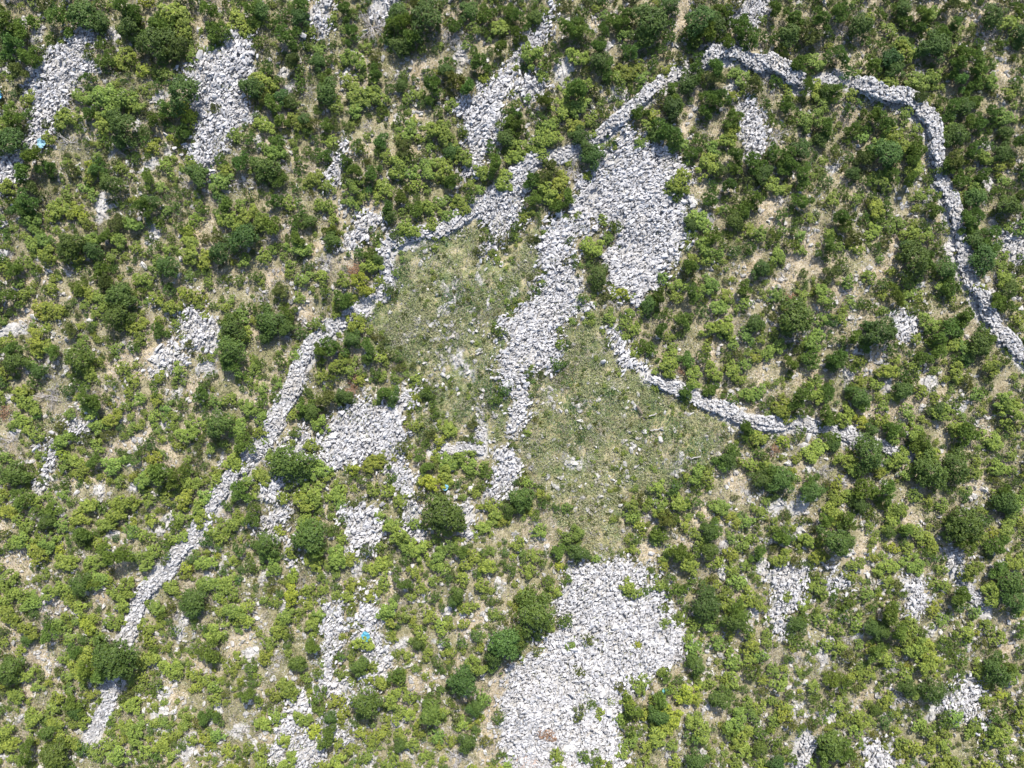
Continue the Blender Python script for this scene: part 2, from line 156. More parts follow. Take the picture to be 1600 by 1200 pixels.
PLANTS = '''
T 0 0
G3,12,10 G10,17,9 G35,12,9 D50,8,10 D62,12,7 G80,5,9 D80,14,8 G98,15,10 L113,15,9 G130,8,7 G136,20,8 L150,14,8 G158,6,7 L105,8,8
G8,30,9 G17,36,8 O25,31,5 O12,44,7 G63,27,5 G65,37,7 L77,36,6 D97,26,9 D110,29,8 G95,22,8 L96,44,4 Y90,44,5 G101,38,5 L104,46,5 G54,48,5 G56,54,4
L50,60,6 L64,60,8 L75,62,8 L84,64,6 L70,68,7 G56,70,6 L41,74,7 G50,80,4 D76,78,8 L62,76,6 G65,86,5 D73,88,5
D113,58,10 Y115,70,7 Y119,75,5 G103,68,6 G96,74,6 G90,87,5 L96,92,5 Y111,89,3 G113,82,6
G8,70,8 G16,72,5 D5,88,9 G22,98,8 G31,104,6 L5,117,6 G16,108,8 O20,116,6
D123,109,7 L140,106,5 G150,100,8 G157,87,5 D157,54,7 L148,84,5 L137,113,7 G60,104,6 L76,106,5 D70,115,7 G92,112,6 L104,104,5 O43,107,5 L57,110,5 G84,97,5 Y56,103,4 X42,88,8 X150,112,8 X117,114,5 X74,92,5 O28,78,4 O133,68,4
T 400 0
D88,8,7 G90,14,8 G82,22,5 G95,22,8 D90,28,7 G83,25,5 G19,22,9 G8,12,5 G13,13,5 G18,8,5 D27,10,6 G30,3,7 L48,11,4 G56,5,6 G60,20,6 D3,6,6 D106,10,9 G113,12,5 O100,5,6 D133,6,6 G125,15,6 L138,18,5 L152,17,6 G145,8,7 G152,30,6 G140,37,8 G120,38,5 D119,44,5 G158,5,6 G108,45,4 G92,46,4 D91,53,4 G99,49,3
L38,33,6 D38,38,5 L62,37,7 G74,40,4 O75,36,5 G75,46,6 G42,49,6 D44,57,7 L57,50,5 L62,59,7 L73,60,8 G83,54,4 L96,60,5 L103,59,4 G111,54,8 Y143,49,4 G133,55,7 O125,50,7
L3,51,7 G8,41,5 G27,43,5 O22,38,6 D16,60,5 D21,63,5 G10,66,7 G28,52,5 L50,66,5 L62,68,6 O5,60,6
G15,74,6 L24,76,6 D30,74,4 L5,78,6 G43,79,6 O36,76,5 L12,95,7 G12,88,6 G42,97,6 G32,93,4 L46,88,5 G62,90,5 G66,94,5 G76,93,5 G79,86,6 G90,74,5 L96,82,6 L110,81,8 L118,85,7 G128,82,5 D122,94,5 L122,98,5 L130,98,6 O92,92,7 G57,101,6 G62,106,6 L88,104,7 L95,108,5 G72,108,6 L106,106,7 L116,106,7 G125,112,7 D5,105,9 L36,112,6 G27,106,4 G14,114,6 L60,117,6 L80,117,6 L100,116,5 G98,98,5 L82,99,5 G27,100,5 L45,116,5 G158,78,6 D156,86,6 G150,102,8 L142,108,6 L155,112,7 G147,92,5
X72,15,9 X70,78,5 X20,106,6 X32,57,6 X122,22,8
T 800 0
G5,10,6 G3,22,6 D15,10,5 G10,15,5 G33,17,9 G43,18,7 G26,29,4 L13,36,8 G8,42,4 G22,42,5 G57,20,6 G66,14,7 G72,8,6 D87,12,10 D83,20,8 G97,13,5 D98,3,6 L82,24,3 G100,22,5 D118,12,9 G120,20,9 G113,24,5 G132,6,7 D128,16,6 G144,15,9 G148,25,7 G157,22,5 G135,25,6
L40,36,6 G54,30,6 D54,38,6 G60,42,6 G74,32,6 L72,44,7 L66,48,5 G94,30,5 G88,38,5 L96,44,4 O107,37,5 G118,34,5 G114,45,6 G128,42,7 D110,52,6 O126,48,6 G45,8,5 G40,55,8 L46,53,5 O54,56,5 L35,56,6
G18,62,6 L32,67,7 L22,79,6 G18,72,5 L42,66,6 L50,73,5 G58,71,5 L40,78,6 D42,84,6 L18,88,7 L24,86,6 G3,72,6 G4,80,6 L4,92,6 L2,98,6 L18,95,5 D51,97,7 D47,92,5 O25,104,6 X38,106,7 O20,110,6 G12,112,6 L30,114,7 L22,118,6
G99,55,6 O92,62,5 G104,66,7 D100,68,7 G79,70,6 L88,72,5 L84,78,5 G97,82,9 D92,84,6 L103,90,6 L80,89,4 G125,62,6 G122,70,6 G138,74,7 L138,82,6 G130,60,6 L142,48,6 O152,53,6 X158,50,4 G158,64,5 L134,88,6 G117,88,5 G114,96,6 L126,94,6 L122,104,7 D130,106,5 G140,96,6 G140,104,6 G152,102,8 D158,108,6 L106,113,8 L100,116,5 G135,115,6 O148,113,5
T 1200 0
G5,5,6 G15,17,6 D14,22,7 L10,32,5 G17,10,7 O27,20,8 G34,12,7 G45,8,6 G47,3,5 D58,15,7 L62,12,6 G70,7,5 G79,5,5 D85,5,5 G88,12,6 L76,18,5 G96,10,7 L103,8,6 O115,3,6 G116,14,6 G95,18,6 L84,27,6 G71,28,5 G62,24,4 D78,36,7 D80,42,6 L84,32,6 G66,40,6 G66,46,5 L92,33,5 D100,30,6 D107,27,9 G112,22,6 G128,36,8 G120,40,7 G132,40,6 D140,10,7 L150,15,7 G157,8,6 D158,22,6 G150,25,5 X142,20,7 X47,18,6 X58,9,4
G20,38,7 L30,38,6 G38,34,5 G46,35,6 L15,43,5 G50,46,5 G6,50,5 G24,55,6 L32,56,6 D38,56,5 G42,58,6 L13,60,5 L34,64,5 L28,76,7 L22,74,5 G36,80,7 D34,86,5 G12,66,6 G6,76,5 X4,84,7 G4,95,6 G12,98,8 D20,94,6 G12,104,7 G22,110,7 L5,116,6 G50,68,5 G54,80,6 L58,86,5 G64,80,4 G66,72,6 G74,76,7 L78,82,7 L74,88,6 D76,95,8 G64,95,6 O60,98,6 L86,92,6 G95,92,7 G92,98,6 L92,106,6 G78,108,6 L73,112,7 G88,112,6 G52,98,4 D53,108,5 O44,100,5 L95,50,7 O96,60,6 L86,72,5 L76,52,6
G120,50,6 G132,50,6 L105,48,6 G110,62,5 G116,68,7 D124,66,6 G130,62,6 D118,84,6 G126,76,6 L112,80,6 G134,76,6 G142,70,6 L150,72,6 D150,82,5 L140,50,6 O115,98,7 G120,100,6 G112,104,6 G128,92,6 G138,88,5 L135,98,6 G122,112,7 G135,108,6 D148,94,6 G157,88,6 L150,58,5 G157,50,5 L145,104,5 L130,117,6 X4,58,4
T 0 300
G14,7,9 G16,13,6 D16,18,4 G3,6,5 L35,10,8 L46,12,6 Y49,12,5 L22,20,6 G24,23,4 L54,20,4 L20,33,6 L27,30,6 D42,33,9 L44,36,7 L30,38,6 G27,44,5 L56,30,6 D58,36,6 G66,28,6 L74,30,6 O72,18,6 L83,20,6 G90,10,7 D94,6,5 G100,20,5 G112,22,5 G128,12,4 L124,8,4 G142,8,7 L145,18,7 L155,14,6 D152,28,8 G156,24,5 Y117,27,6 L118,36,7 L128,42,6 D138,38,7 L100,42,5 D105,46,7 L98,48,5 L153,42,5
L3,48,5 G8,50,6 L12,45,5 X42,50,6 G62,50,7 O66,55,6 L88,54,6 G104,60,5 L96,66,5 L107,72,6 Y115,63,4 L122,65,5 G149,54,4 L130,56,4 L33,62,5 G48,60,6 L54,64,6 D73,64,9 L62,68,6 G3,66,8 L15,66,5 L24,72,5 L32,74,7 L28,78,4 D72,78,8 L60,76,5 L84,84,6 G98,87,6 L88,92,5 G84,96,5 L100,80,4 O45,88,6 L28,86,4 L22,92,6 G8,98,6 L3,94,5 L24,98,6 G34,102,6 D48,104,8 L72,98,4 L63,107,4 L76,110,5 L55,113,6 L85,108,3 D8,106,6 L20,108,4 D24,112,5 L4,112,5 L100,115,4 L112,112,5 G126,103,4 L132,104,3 Y128,78,3 D145,85,7 G142,80,6 D145,98,9 G145,110,7 G128,118,5 L158,110,5 L140,72,4 G155,72,5 L152,78,5 O118,96,4
T 400 300
L3,18,6 G10,20,7 G24,20,6 G26,30,6 G47,24,6 D47,30,5 L27,35,7 L42,8,6 L48,18,4 G12,5,6 L20,6,5 D33,18,5 L60,6,5 G83,10,6 D84,14,5 L92,22,5 L96,24,6 G75,27,5 G100,10,6 L108,10,6 L116,6,5 L120,15,5 G134,4,5 L128,8,6 G90,2,6 L110,20,5 L78,34,4 L5,40,5 L22,45,4 G32,47,4 L30,54,5 L42,54,5 G63,38,5 G70,40,6 L72,46,6 D76,42,4 R62,48,6 L54,54,5 Y67,58,7 G52,66,7 L50,71,4 G42,62,5 L77,55,4 L27,66,4 D8,80,8 G20,76,6 D18,84,6 G4,72,5 D5,90,5 L38,82,5 O15,62,6 L62,82,6 G46,96,7 G40,100,6 D60,92,5 G70,98,6 D69,104,4 G55,100,5 L52,108,6 L58,112,5 R61,117,5 G15,106,5 G2,108,4 L65,118,4 G48,116,5 L100,117,4
X10,28,6 X43,44,7 X100,12,5 X12,56,4 X30,113,7 X18,90,6 X4,66,5
T 800 300
G12,5,6 L22,2,6 G35,3,6 G29,9,6 G34,16,3 L41,15,3 L57,18,4 G36,30,3 L50,34,7 L60,28,4 G48,38,5 D54,53,6 O34,43,3 L52,60,3 Y70,64,5 X65,70,5 L75,66,3
G104,1,5 G124,4,6 L118,18,7 D112,20,5 G145,12,8 G150,5,7 D140,18,6 L122,35,7 G126,28,6 G113,46,6 L112,42,5 L130,38,4 G150,34,5 L148,24,5 L155,26,5 D156,48,6 G92,66,7 D86,70,5 L104,58,5 L103,66,5 G113,63,6 L118,62,5 L124,58,6 G145,58,6 L133,64,5 L130,72,6 G90,76,4 G96,76,5 G108,80,6 L76,85,5 G92,86,6 G84,96,6 G88,100,5 L100,98,4 G120,74,5 D152,82,6 L145,70,5 L125,85,6 L135,84,7 G130,88,5 L138,95,4 L147,90,5 L98,108,7 G110,104,6 L114,116,6 G120,104,5 R106,112,3 L125,112,6 L138,112,6 L145,108,5 L153,104,4 L158,101,4
T 1200 300
X10,5,6 G22,6,7 G18,20,5 L6,39,6 L20,36,4 G2,48,5 G37,33,7 G44,15,6 L40,5,5 L68,10,6 G75,8,5 G48,20,6 O54,28,6 L55,35,5 L66,25,6 L76,22,5 G69,35,4 L70,42,3 L90,26,6 L100,28,5 G105,10,7 G108,22,5 D92,42,10 G100,44,7 D112,48,6 G106,33,5 L87,56,5 G115,60,6 L108,60,5 G115,54,5 L78,50,4 G80,64,6 L88,64,5 L72,65,4 G64,70,5 L64,54,5 L50,55,5 O40,50,6 L35,64,6 G40,68,5 L30,62,3 L5,64,5 R15,66,5 D18,78,11 D12,84,6 L30,92,7 L35,80,5 G40,82,5 L4,88,4 L5,98,6 G27,105,7 G14,108,6 G44,102,7 D44,106,5 G53,90,6 D70,87,9 D64,85,5 G62,96,6 L100,82,7 G106,90,6 G118,85,8 G124,78,7 G108,98,7 G100,104,6 L118,96,6 L125,100,6 D134,95,8 G138,92,6 L140,108,6 L118,112,6 L76,112,6 G85,114,5 G92,118,5 L58,118,5 G124,18,7 G130,15,6 G128,25,6 D130,30,6 G140,25,7 G138,35,7 D135,42,8 D152,8,7 G145,15,4 L148,55,6 D150,62,6 G142,70,6 G150,72,6 L132,60,5 L157,58,5 L155,80,5 O156,48,4 X131,49,5 X145,80,6 L150,22,4 D130,4,6 G158,3,6 D88,34,5 X40,115,3
T 0 600
X30,7,8 L12,5,6 L18,13,7 R3,18,5 L12,22,6 G56,8,8 L57,15,6 G66,8,4 L80,6,4 L78,14,4 L86,11,5 G96,3,5 L98,11,5 G125,7,6 L135,12,5 L155,15,6 L108,20,4 D136,25,8 L116,32,6 L108,26,4 L120,26,5 L148,28,6 G152,37,7 L132,40,4 L110,38,4 L145,48,7 L62,26,6 L70,22,6 L82,20,3 L90,18,3 L17,28,5 L23,33,5 L38,36,6 O55,33,5 L46,48,6 L40,52,5 L50,54,6 G60,48,6 L70,50,7 G84,48,5 G88,43,4 L96,46,5 D7,56,8 D14,58,5 L63,58,3 G102,54,9 G110,58,7 L95,56,6 L90,60,6 G12,72,7 L3,68,4 G30,80,6 D28,86,5 L5,80,6 L12,84,5 L55,76,6 L48,84,6 L38,88,5 L72,82,6 L78,74,7 L66,88,6 G51,93,7 D50,97,5 L62,100,5 G72,106,9 L58,112,6 L93,74,5 L82,92,5 L90,95,5 L95,86,5 L104,72,5 L118,62,6 L115,72,6 L112,84,5 G108,88,5 L124,78,6 L128,70,5 L135,60,5 G148,68,8 L155,60,5 L125,85,5 L106,96,4 G104,104,5 L95,104,5 L85,108,5 L92,112,6 L40,112,7 L30,100,6 L22,106,7 L25,98,5 L15,98,6 L8,100,5 Y116,115,4 L128,112,6 L138,95,5 L145,88,6 G157,85,6 L134,92,5 G148,104,5 L145,110,4 G158,100,4 X5,36,7
T 400 600
G4,12,5 L3,20,5 L22,20,4 G28,15,6 G36,11,5 D34,17,5 O45,10,7 D55,8,6 R59,4,5 L40,25,6 G80,5,6 D85,8,5 G108,4,5 G111,16,5 L98,26,5 L120,28,6 D107,6,4 G150,10,5 O92,39,5 G105,37,4 O108,30,5 L33,39,5 D20,49,10 D27,54,6 L38,54,7 L44,58,4 L4,58,6 G22,63,5 L30,64,4 L35,70,7 L30,74,6 L50,70,6 L52,75,4 L73,50,7 L78,46,4 G66,60,5 L72,66,5 G84,58,5 L82,68,5 L90,74,5 O62,73,5 L78,82,4 G106,52,6 G103,46,5 L120,49,7 L128,46,6 L135,52,6 G145,56,5 L112,45,4 L118,57,6 Y109,62,7 G115,71,5 G125,62,4 D117,82,11 D124,80,5 L87,93,8 L93,100,6 L102,104,7 L84,87,4 L100,88,5 D34,95,11 L30,88,6 G38,105,6 L22,104,5 D6,100,8 L8,108,6 L15,92,4 L36,112,6 L50,108,7 L58,110,5 O69,105,5 L75,114,6 L54,97,4 L120,102,5 L114,108,6 G126,104,6 L135,107,5 L115,115,5 L130,112,5 L145,114,6 L142,90,6 L150,82,6 L146,76,5 L155,86,4 D158,78,5 L10,115,6 L50,118,4 G88,115,4 L100,118,5 L136,68,4 X78,60,3
T 800 600
G110,3,6 G125,4,6 G137,9,5 L148,7,6 L155,4,5 G157,14,4 D6,72,8 L3,78,5 L10,62,4 G20,75,4 L11,80,3 G27,77,3 L35,77,4 L17,92,5 L4,100,5 G30,104,6 L38,95,7 D42,106,6 L13,108,5 G20,112,4
G133,49,6 D136,47,6 G138,42,6 L148,50,5 G147,28,6 L153,33,6 G155,42,5 L157,52,5 D157,60,6 L115,57,6 L122,58,5 G113,65,3 G103,63,5 D100,68,3 L91,65,5 O80,72,4 L75,76,5 L85,76,4 L92,75,5 L105,74,6 L95,82,6 G115,74,5 L131,77,6 L118,82,3 L75,84,5 L80,89,5 X86,82,5 O96,84,6 L108,88,4 G127,90,7 D124,92,5 L72,97,3 G78,97,5 L76,103,4 G92,94,6 L90,98,4 L140,86,4 L146,86,5 L155,80,5 G105,106,7 L98,106,5 L110,112,7 G116,103,5 D124,104,6 L136,106,5 L145,100,5 G155,106,6 L128,112,5 L138,117,5 L10,117,5
T 1200 600
G20,8,8 L10,16,7 L30,6,6 G38,8,7 D57,8,6 G60,12,6 L72,14,4 D86,4,6 L96,6,5 L88,18,5 G36,18,8 L48,20,6 Y58,23,5 D65,29,4 L72,22,5 G80,28,7 L78,32,6 L92,30,6 G96,38,6 L100,44,7 L110,18,6 D108,16,5 L120,28,7 G124,32,9 L142,36,7 L130,6,5 G136,5,4 L148,10,6 L153,18,7 L134,17,4 G40,34,6 D42,38,5 L33,41,6 L27,44,6 G20,32,5 R5,41,5 G2,54,6 D9,60,8 L47,48,6 L54,52,6 L68,54,6 D63,43,9 L83,47,7 L88,56,5 D103,55,9 D118,52,8 D98,58,5 L98,61,3 G73,67,8 G60,66,8 L53,72,6 D57,76,5 G27,62,6 D27,68,6 L43,63,5 L44,72,6 L42,80,7 G50,86,7 G34,84,6 L80,78,7 G82,80,5 L92,70,5 L108,60,4 L76,88,6 D76,92,4 G86,90,6 L92,92,6 D124,88,10 D119,90,6 G126,102,8 G145,102,8 L150,92,6 L152,82,6 G150,68,7 D148,74,7 L155,75,7 L145,52,6 L153,54,4 L142,70,5 G8,94,6 G12,98,6 L4,90,3 L25,98,6 D44,98,9 L33,108,6 G25,113,4 L8,110,6 Y79,103,4 L88,104,5 L102,100,7 G100,106,5 L66,98,4 L65,108,4 L58,112,4 L75,114,6 L92,113,6 L128,116,7 G145,116,7 L155,112,6 L110,116,4 X36,54,5
T 0 900
L5,4,6 L12,12,6 L18,17,6 L22,17,5 L3,15,5 L33,9,6 L42,7,5 D50,6,6 G55,6,6 L60,3,6 L5,25,6 L42,14,4 L50,21,5 L46,18,4 L42,25,4 L72,11,5 L80,8,6 L75,17,6 L74,30,5 L58,26,4 Y55,31,6 L68,28,5 L18,34,6 D17,40,4 G30,36,6 L36,30,5 L38,34,3 L44,38,5 G46,45,6 L53,50,7 L39,52,4 G57,58,8 L50,60,6 D72,50,12 G65,45,8 G66,60,8 D78,52,6 L60,40,5 L12,48,4 D5,60,8 L14,62,6 L23,69,4 L10,75,6 R14,75,3 L36,76,5 G45,81,7 D46,85,5 L20,90,7 L34,93,6 D30,98,5 L46,92,5 L52,92,5 L44,104,6 G17,110,7 D32,115,10 L5,105,6 L3,98,6 L56,108,4 L97,20,6 G100,24,5 L90,33,5 L100,31,4 L93,40,5 L92,52,6 G96,48,4 L108,8,6 D120,16,8 D120,20,6 L130,5,6 L140,4,6 L136,12,4 L145,10,5 Y139,15,3 L146,22,6 G145,27,5 L153,20,5 L152,28,6 L135,35,6 L140,38,3 L105,58,6 L110,62,5 G96,68,5 L88,62,5 L78,62,4 G130,48,8 L122,62,5 L122,70,4 L130,65,5 L135,70,5 L148,50,3 G155,58,5 L150,66,3 G155,75,6 L142,58,4 G128,88,6 L118,88,4 G136,90,5 L135,100,5 L128,103,5 L100,106,6 G98,112,5 L75,112,7 L68,105,5 L85,100,6 L80,95,6 L88,92,4 L82,82,6 L70,88,3 L96,92,4 L142,110,5 L155,108,4 L57,74,4 L60,112,5
T 400 900
Y22,12,6 L33,8,5 L13,16,4 L5,15,3 L42,8,4 L50,12,4 L33,18,4 L60,6,5 G92,4,6 L80,4,5 L77,10,4 L96,13,4 L104,8,4 L93,25,5 L108,25,5 D126,12,5 D124,16,4 L133,20,5 L130,3,5 L140,5,5 L18,26,6 L28,22,4 L35,30,6 L40,24,5 L14,34,6 G20,38,5 L8,42,5 L5,52,5 G35,44,6 D25,55,6 L20,71,7 L10,74,5 G58,22,4 L82,22,6 L84,28,5 L68,42,6 L85,38,4 L103,38,5 D101,43,4 G118,42,5 L95,50,4 L107,50,4 L120,48,4 G128,42,4 L150,24,4 D155,42,11 D150,50,6 G53,50,4 D65,56,6 Y67,54,3 L52,61,4 L54,38,3 D129,66,10 L138,56,6 G148,58,5 D138,82,5 L142,77,5 D136,84,5 L78,67,6 G88,62,6 L90,66,5 L106,62,3 L100,58,3 L60,66,3 G38,76,6 G38,84,5 L52,78,5 L54,87,5 D46,89,4 D68,80,9 G72,82,6 L85,76,6 L96,76,5 L88,90,4 D109,85,8 G108,78,6 L118,85,4 L5,93,6 L12,88,5 L28,90,6 L18,102,5 G44,101,7 L65,98,4 L78,98,5 L73,103,5 L90,100,5 D90,106,5 L102,98,4 L98,105,5 L105,112,4 D132,103,6 L122,103,4 L113,100,5 L50,118,6 L20,117,6 L5,108,4 L3,115,6 L85,116,6 X125,115,8 O125,88,5 X64,62,3 X15,52,5 X8,60,4
T 800 900
G12,9,5 L7,12,4 G22,3,5 G34,3,4 L28,10,5 D15,24,11 G12,16,5 L3,20,3 D2,38,8 G6,42,5 L37,43,4 L76,10,6 L72,7,5 G84,9,4 G96,20,4 L95,30,4 G103,29,4 L106,25,4 L92,6,5 G100,8,6 G110,6,6 G106,12,5 D122,18,9 L115,28,6 L122,30,5 G142,22,7 L142,18,6 D140,28,7 G147,33,6 L148,12,6 L155,18,5 L140,4,6 L110,38,4 L114,45,6 D115,56,6 G112,52,5 L128,42,5 L136,36,4 L139,54,6 L150,44,6 G150,62,6 L157,50,5 L133,64,4 L138,65,6 Y79,43,3 O37,54,2 O41,60,4 O48,40,5 O42,87,5 G50,80,4 L55,87,4 O68,69,4 L74,65,3 L80,70,5 G76,82,7 L72,78,5 L80,88,5 L92,80,6 G94,78,7 D92,88,6 Y99,88,7 L96,94,7 L92,100,7 G74,97,6 L74,104,5 L70,110,5 Y110,74,7 L104,72,5 L116,78,5 D130,77,7 L118,96,8 G115,102,6 G135,98,6 L140,92,7 L144,100,7 L145,108,6 G155,98,6 L150,86,5 L155,82,5 D116,116,7 L102,116,5 D155,108,5 L140,116,5 G52,116,5 G46,113,5 L28,113,5 R22,100,6 R38,118,4 L84,106,5 L62,78,3 L100,106,4 X105,52,6 X47,42,5 X90,54,4
T 1200 900
L12,13,4 L28,6,4 L33,8,6 G52,18,6 G50,26,6 L56,30,5 G23,27,6 D18,30,5 L34,29,5 G22,42,6 G14,52,4 L44,34,5 L45,44,6 O50,50,6 L62,12,5 L75,3,5 L66,27,3 D65,33,5 D72,34,6 G76,24,9 G80,34,7 L90,34,5 L86,38,6 G97,38,5 L88,27,4 L103,20,5 G105,8,3 G118,14,7 G120,20,6 L140,12,7 D152,4,8 D154,15,8 L124,36,6 L138,33,5 L145,40,5 G108,45,5 G112,48,4 L92,46,7 L100,48,7 L98,54,7 L64,46,4 G68,48,7 L72,50,6 G42,66,7 G48,68,6 L52,64,5 L28,68,5 G30,76,5 L6,68,6 L3,78,4 L12,82,5 L10,86,6 G76,64,5 L86,62,5 D88,70,5 L92,74,5 D104,72,7 G116,70,4 G122,54,6 L132,58,5 D143,60,8 G146,56,7 L152,62,6 L137,77,5 L72,80,4 L75,76,5 D68,84,4 L44,82,5 G34,90,5 L45,92,4 L55,88,5 L60,92,6 L56,98,5 L94,94,5 L100,98,5 G112,90,6 L118,88,6 L90,108,6 L85,104,5 L104,104,5 L110,106,5 G145,90,6 G140,98,6 L145,100,8 G5,104,6 L8,116,4 D40,106,9 G36,112,8 G48,108,8 O52,114,6 D5,117,5 X82,76,8 X20,52,5 X50,40,4
'''


# ------------------------------------------------------------------ raster of what lies where (1 cell = 4 photo px)
MX0, MY0, MC = -160, -160, 4
gx, gy = np.meshgrid(np.arange(MX0, 1760, MC) + 2, np.arange(MY0, 1360, MC) + 2)
warp = lambda a: (a + (value_noise(gx, gy, 22, a.size % 97 + int(a.flat[0]) % 7) - .5) * 16)
wgx, wgy = gx + (value_noise(gx, gy, 20, 5) - .5) * 18 + (value_noise(gx, gy, 7, 15) - .5) * 16, gy + (value_noise(gx, gy, 20, 6) - .5) * 18 + (value_noise(gx, gy, 7, 16) - .5) * 16
def ell(e, x, y):
    cx, cy, a, b, ang = e
    t = math.radians(ang); dx = x - cx; dy = y - cy
    u = dx * math.cos(t) + dy * math.sin(t); v = -dx * math.sin(t) + dy * math.cos(t)
    return (u / a) ** 2 + (v / b) ** 2
m_rock = np.zeros(gx.shape, bool); m_out = np.zeros(gx.shape, bool)
for name, lab, poly in SCREE: m_rock |= in_poly(poly, wgx, wgy)
for e in OUTCROPS: m_out |= ell(e, wgx, wgy) < 1
m_soil = np.zeros(gx.shape)
for e in SOIL: m_soil = np.maximum(m_soil, np.clip(1.6 - ell(e, wgx, wgy), 0, 1))
m_clear = np.zeros(gx.shape, bool)
for poly in CLEARING: m_clear |= in_poly(poly, wgx, wgy)
def seg_dist(pts, x, y):
    d = np.full(np.shape(x), 1e9)
    for (x1, y1), (x2, y2) in zip(pts[:-1], pts[1:]):
        L2 = (x2 - x1) ** 2 + (y2 - y1) ** 2
        t = np.clip(((x - x1) * (x2 - x1) + (y - y1) * (y2 - y1)) / L2, 0, 1)
        d = np.minimum(d, np.hypot(x - x1 - t * (x2 - x1), y - y1 - t * (y2 - y1)))
    return d
m_wall = np.zeros(gx.shape, bool)
for w in WALLS: m_wall |= seg_dist(w['pts'], gx, gy) < w['w'] * PXM * .5 + 3
def look(mask, px, py):
    i = np.clip(((np.asarray(py) - MY0) / MC).astype(int), 0, mask.shape[0] - 1)
    j = np.clip(((np.asarray(px) - MX0) / MC).astype(int), 0, mask.shape[1] - 1)
    return mask[i, j]
m_stony = (m_rock | m_out | m_wall)

# ------------------------------------------------------------------ materials
def nodes(name, rough=.85):
    m = bpy.data.materials.new(name); m.use_nodes = True
    t = m.node_tree; b = t.nodes['Principled BSDF']; b.inputs['Roughness'].default_value = rough
    b.inputs['Specular IOR Level'].default_value = .25
    return m, t, b
def N(t, typ, **kw):
    n = t.nodes.new(typ)
    for k, v in kw.items():
        if k in n.inputs: n.inputs[k].default_value = v
        else: setattr(n, k, v)
    return n
def mixc(t, f, a, b, mode='MIX'):
    n = t.nodes.new('ShaderNodeMix'); n.data_type = 'RGBA'; n.blend_type = mode
    for s, v in ((0, f), (6, a), (7, b)):
        if isinstance(v, (int, float, tuple)): n.inputs[s].default_value = v
        else: t.links.new(v, n.inputs[s])
    return n.outputs[2]
def ramp(t, f, stops):
    n = t.nodes.new('ShaderNodeValToRGB'); e = n.color_ramp.elements
    while len(e) < len(stops): e.new(.5)
    for k, (p, c) in enumerate(stops): e[k].position = p; e[k].color = (*c, 1) if len(c) == 3 else c
    t.links.new(f, n.inputs[0]); return n.outputs[0]

def leaf_material(name, c_lo, c_hi, trans=.22, rough=.5, spec=.3):
    """leaf colour = ramp over the leaf's own tint x the plant's own colour"""
    m, t, b = nodes(name, rough); b.inputs['Specular IOR Level'].default_value = spec
    at = N(t, 'ShaderNodeAttribute', attribute_name='tint'); oi = t.nodes.new('ShaderNodeObjectInfo')
    pc = N(t, 'ShaderNodeAttribute', attribute_name='plant')
    c = ramp(t, at.outputs['Fac'], [(0, c_lo), (1, c_hi)])
    c = mixc(t, 1.0, c, oi.outputs['Color'], 'MULTIPLY')
    c = mixc(t, 1.0, c, pc.outputs['Color'], 'MULTIPLY')
    t.links.new(c, b.inputs['Base Color'])
    tr = t.nodes.new('ShaderNodeBsdfTranslucent'); t.links.new(c, tr.inputs[0])
    mx = t.nodes.new('ShaderNodeMixShader'); mx.inputs[0].default_value = trans
    t.links.new(b.outputs[0], mx.inputs[1]); t.links.new(tr.outputs[0], mx.inputs[2])
    t.links.new(mx.outputs[0], t.nodes['Material Output'].inputs[0])
    return m
M_L = leaf_material('bush leaves', (.086, .132, .024), (.245, .306, .052), .28)
M_G = leaf_material('feathery leaves', (.068, .120, .024), (.175, .254, .050), .28)
M_D = leaf_material('evergreen leaves', (.042, .080, .016), (.106, .166, .032), .25)
M_TUFT = leaf_material('dry grass', (.20, .165, .075), (.40, .335, .17), .2, .8, .1)
M_LOW = leaf_material('low scrub leaves', (.085, .108, .038), (.235, .245, .11), .15, .8, .15)
M_CUT = leaf_material('cut brush leaves', (.035, .090, .025), (.28, .275, .155), .12, .8, .15)
M_TWIG = leaf_material('dry twigs', (.17, .15, .13), (.34, .31, .28), .05, .9, .1)
M_RUST = leaf_material('withered leaves', (.15, .085, .05), (.27, .17, .105), .1, .8, .1)

def wood_material(name, c):
    m, t, b = nodes(name, .9)
    ns = N(t, 'ShaderNodeTexNoise', Scale=14.0, Detail=4.0)
    t.links.new(ramp(t, ns.outputs[0], [(.3, tuple(v * .6 for v in c)), (.7, c)]), b.inputs['Base Color'])
    return m
M_WOOD = wood_material('bark', (.16, .13, .10)); M_DEAD = wood_material('weathered grey twigs', (.36, .34, .33))

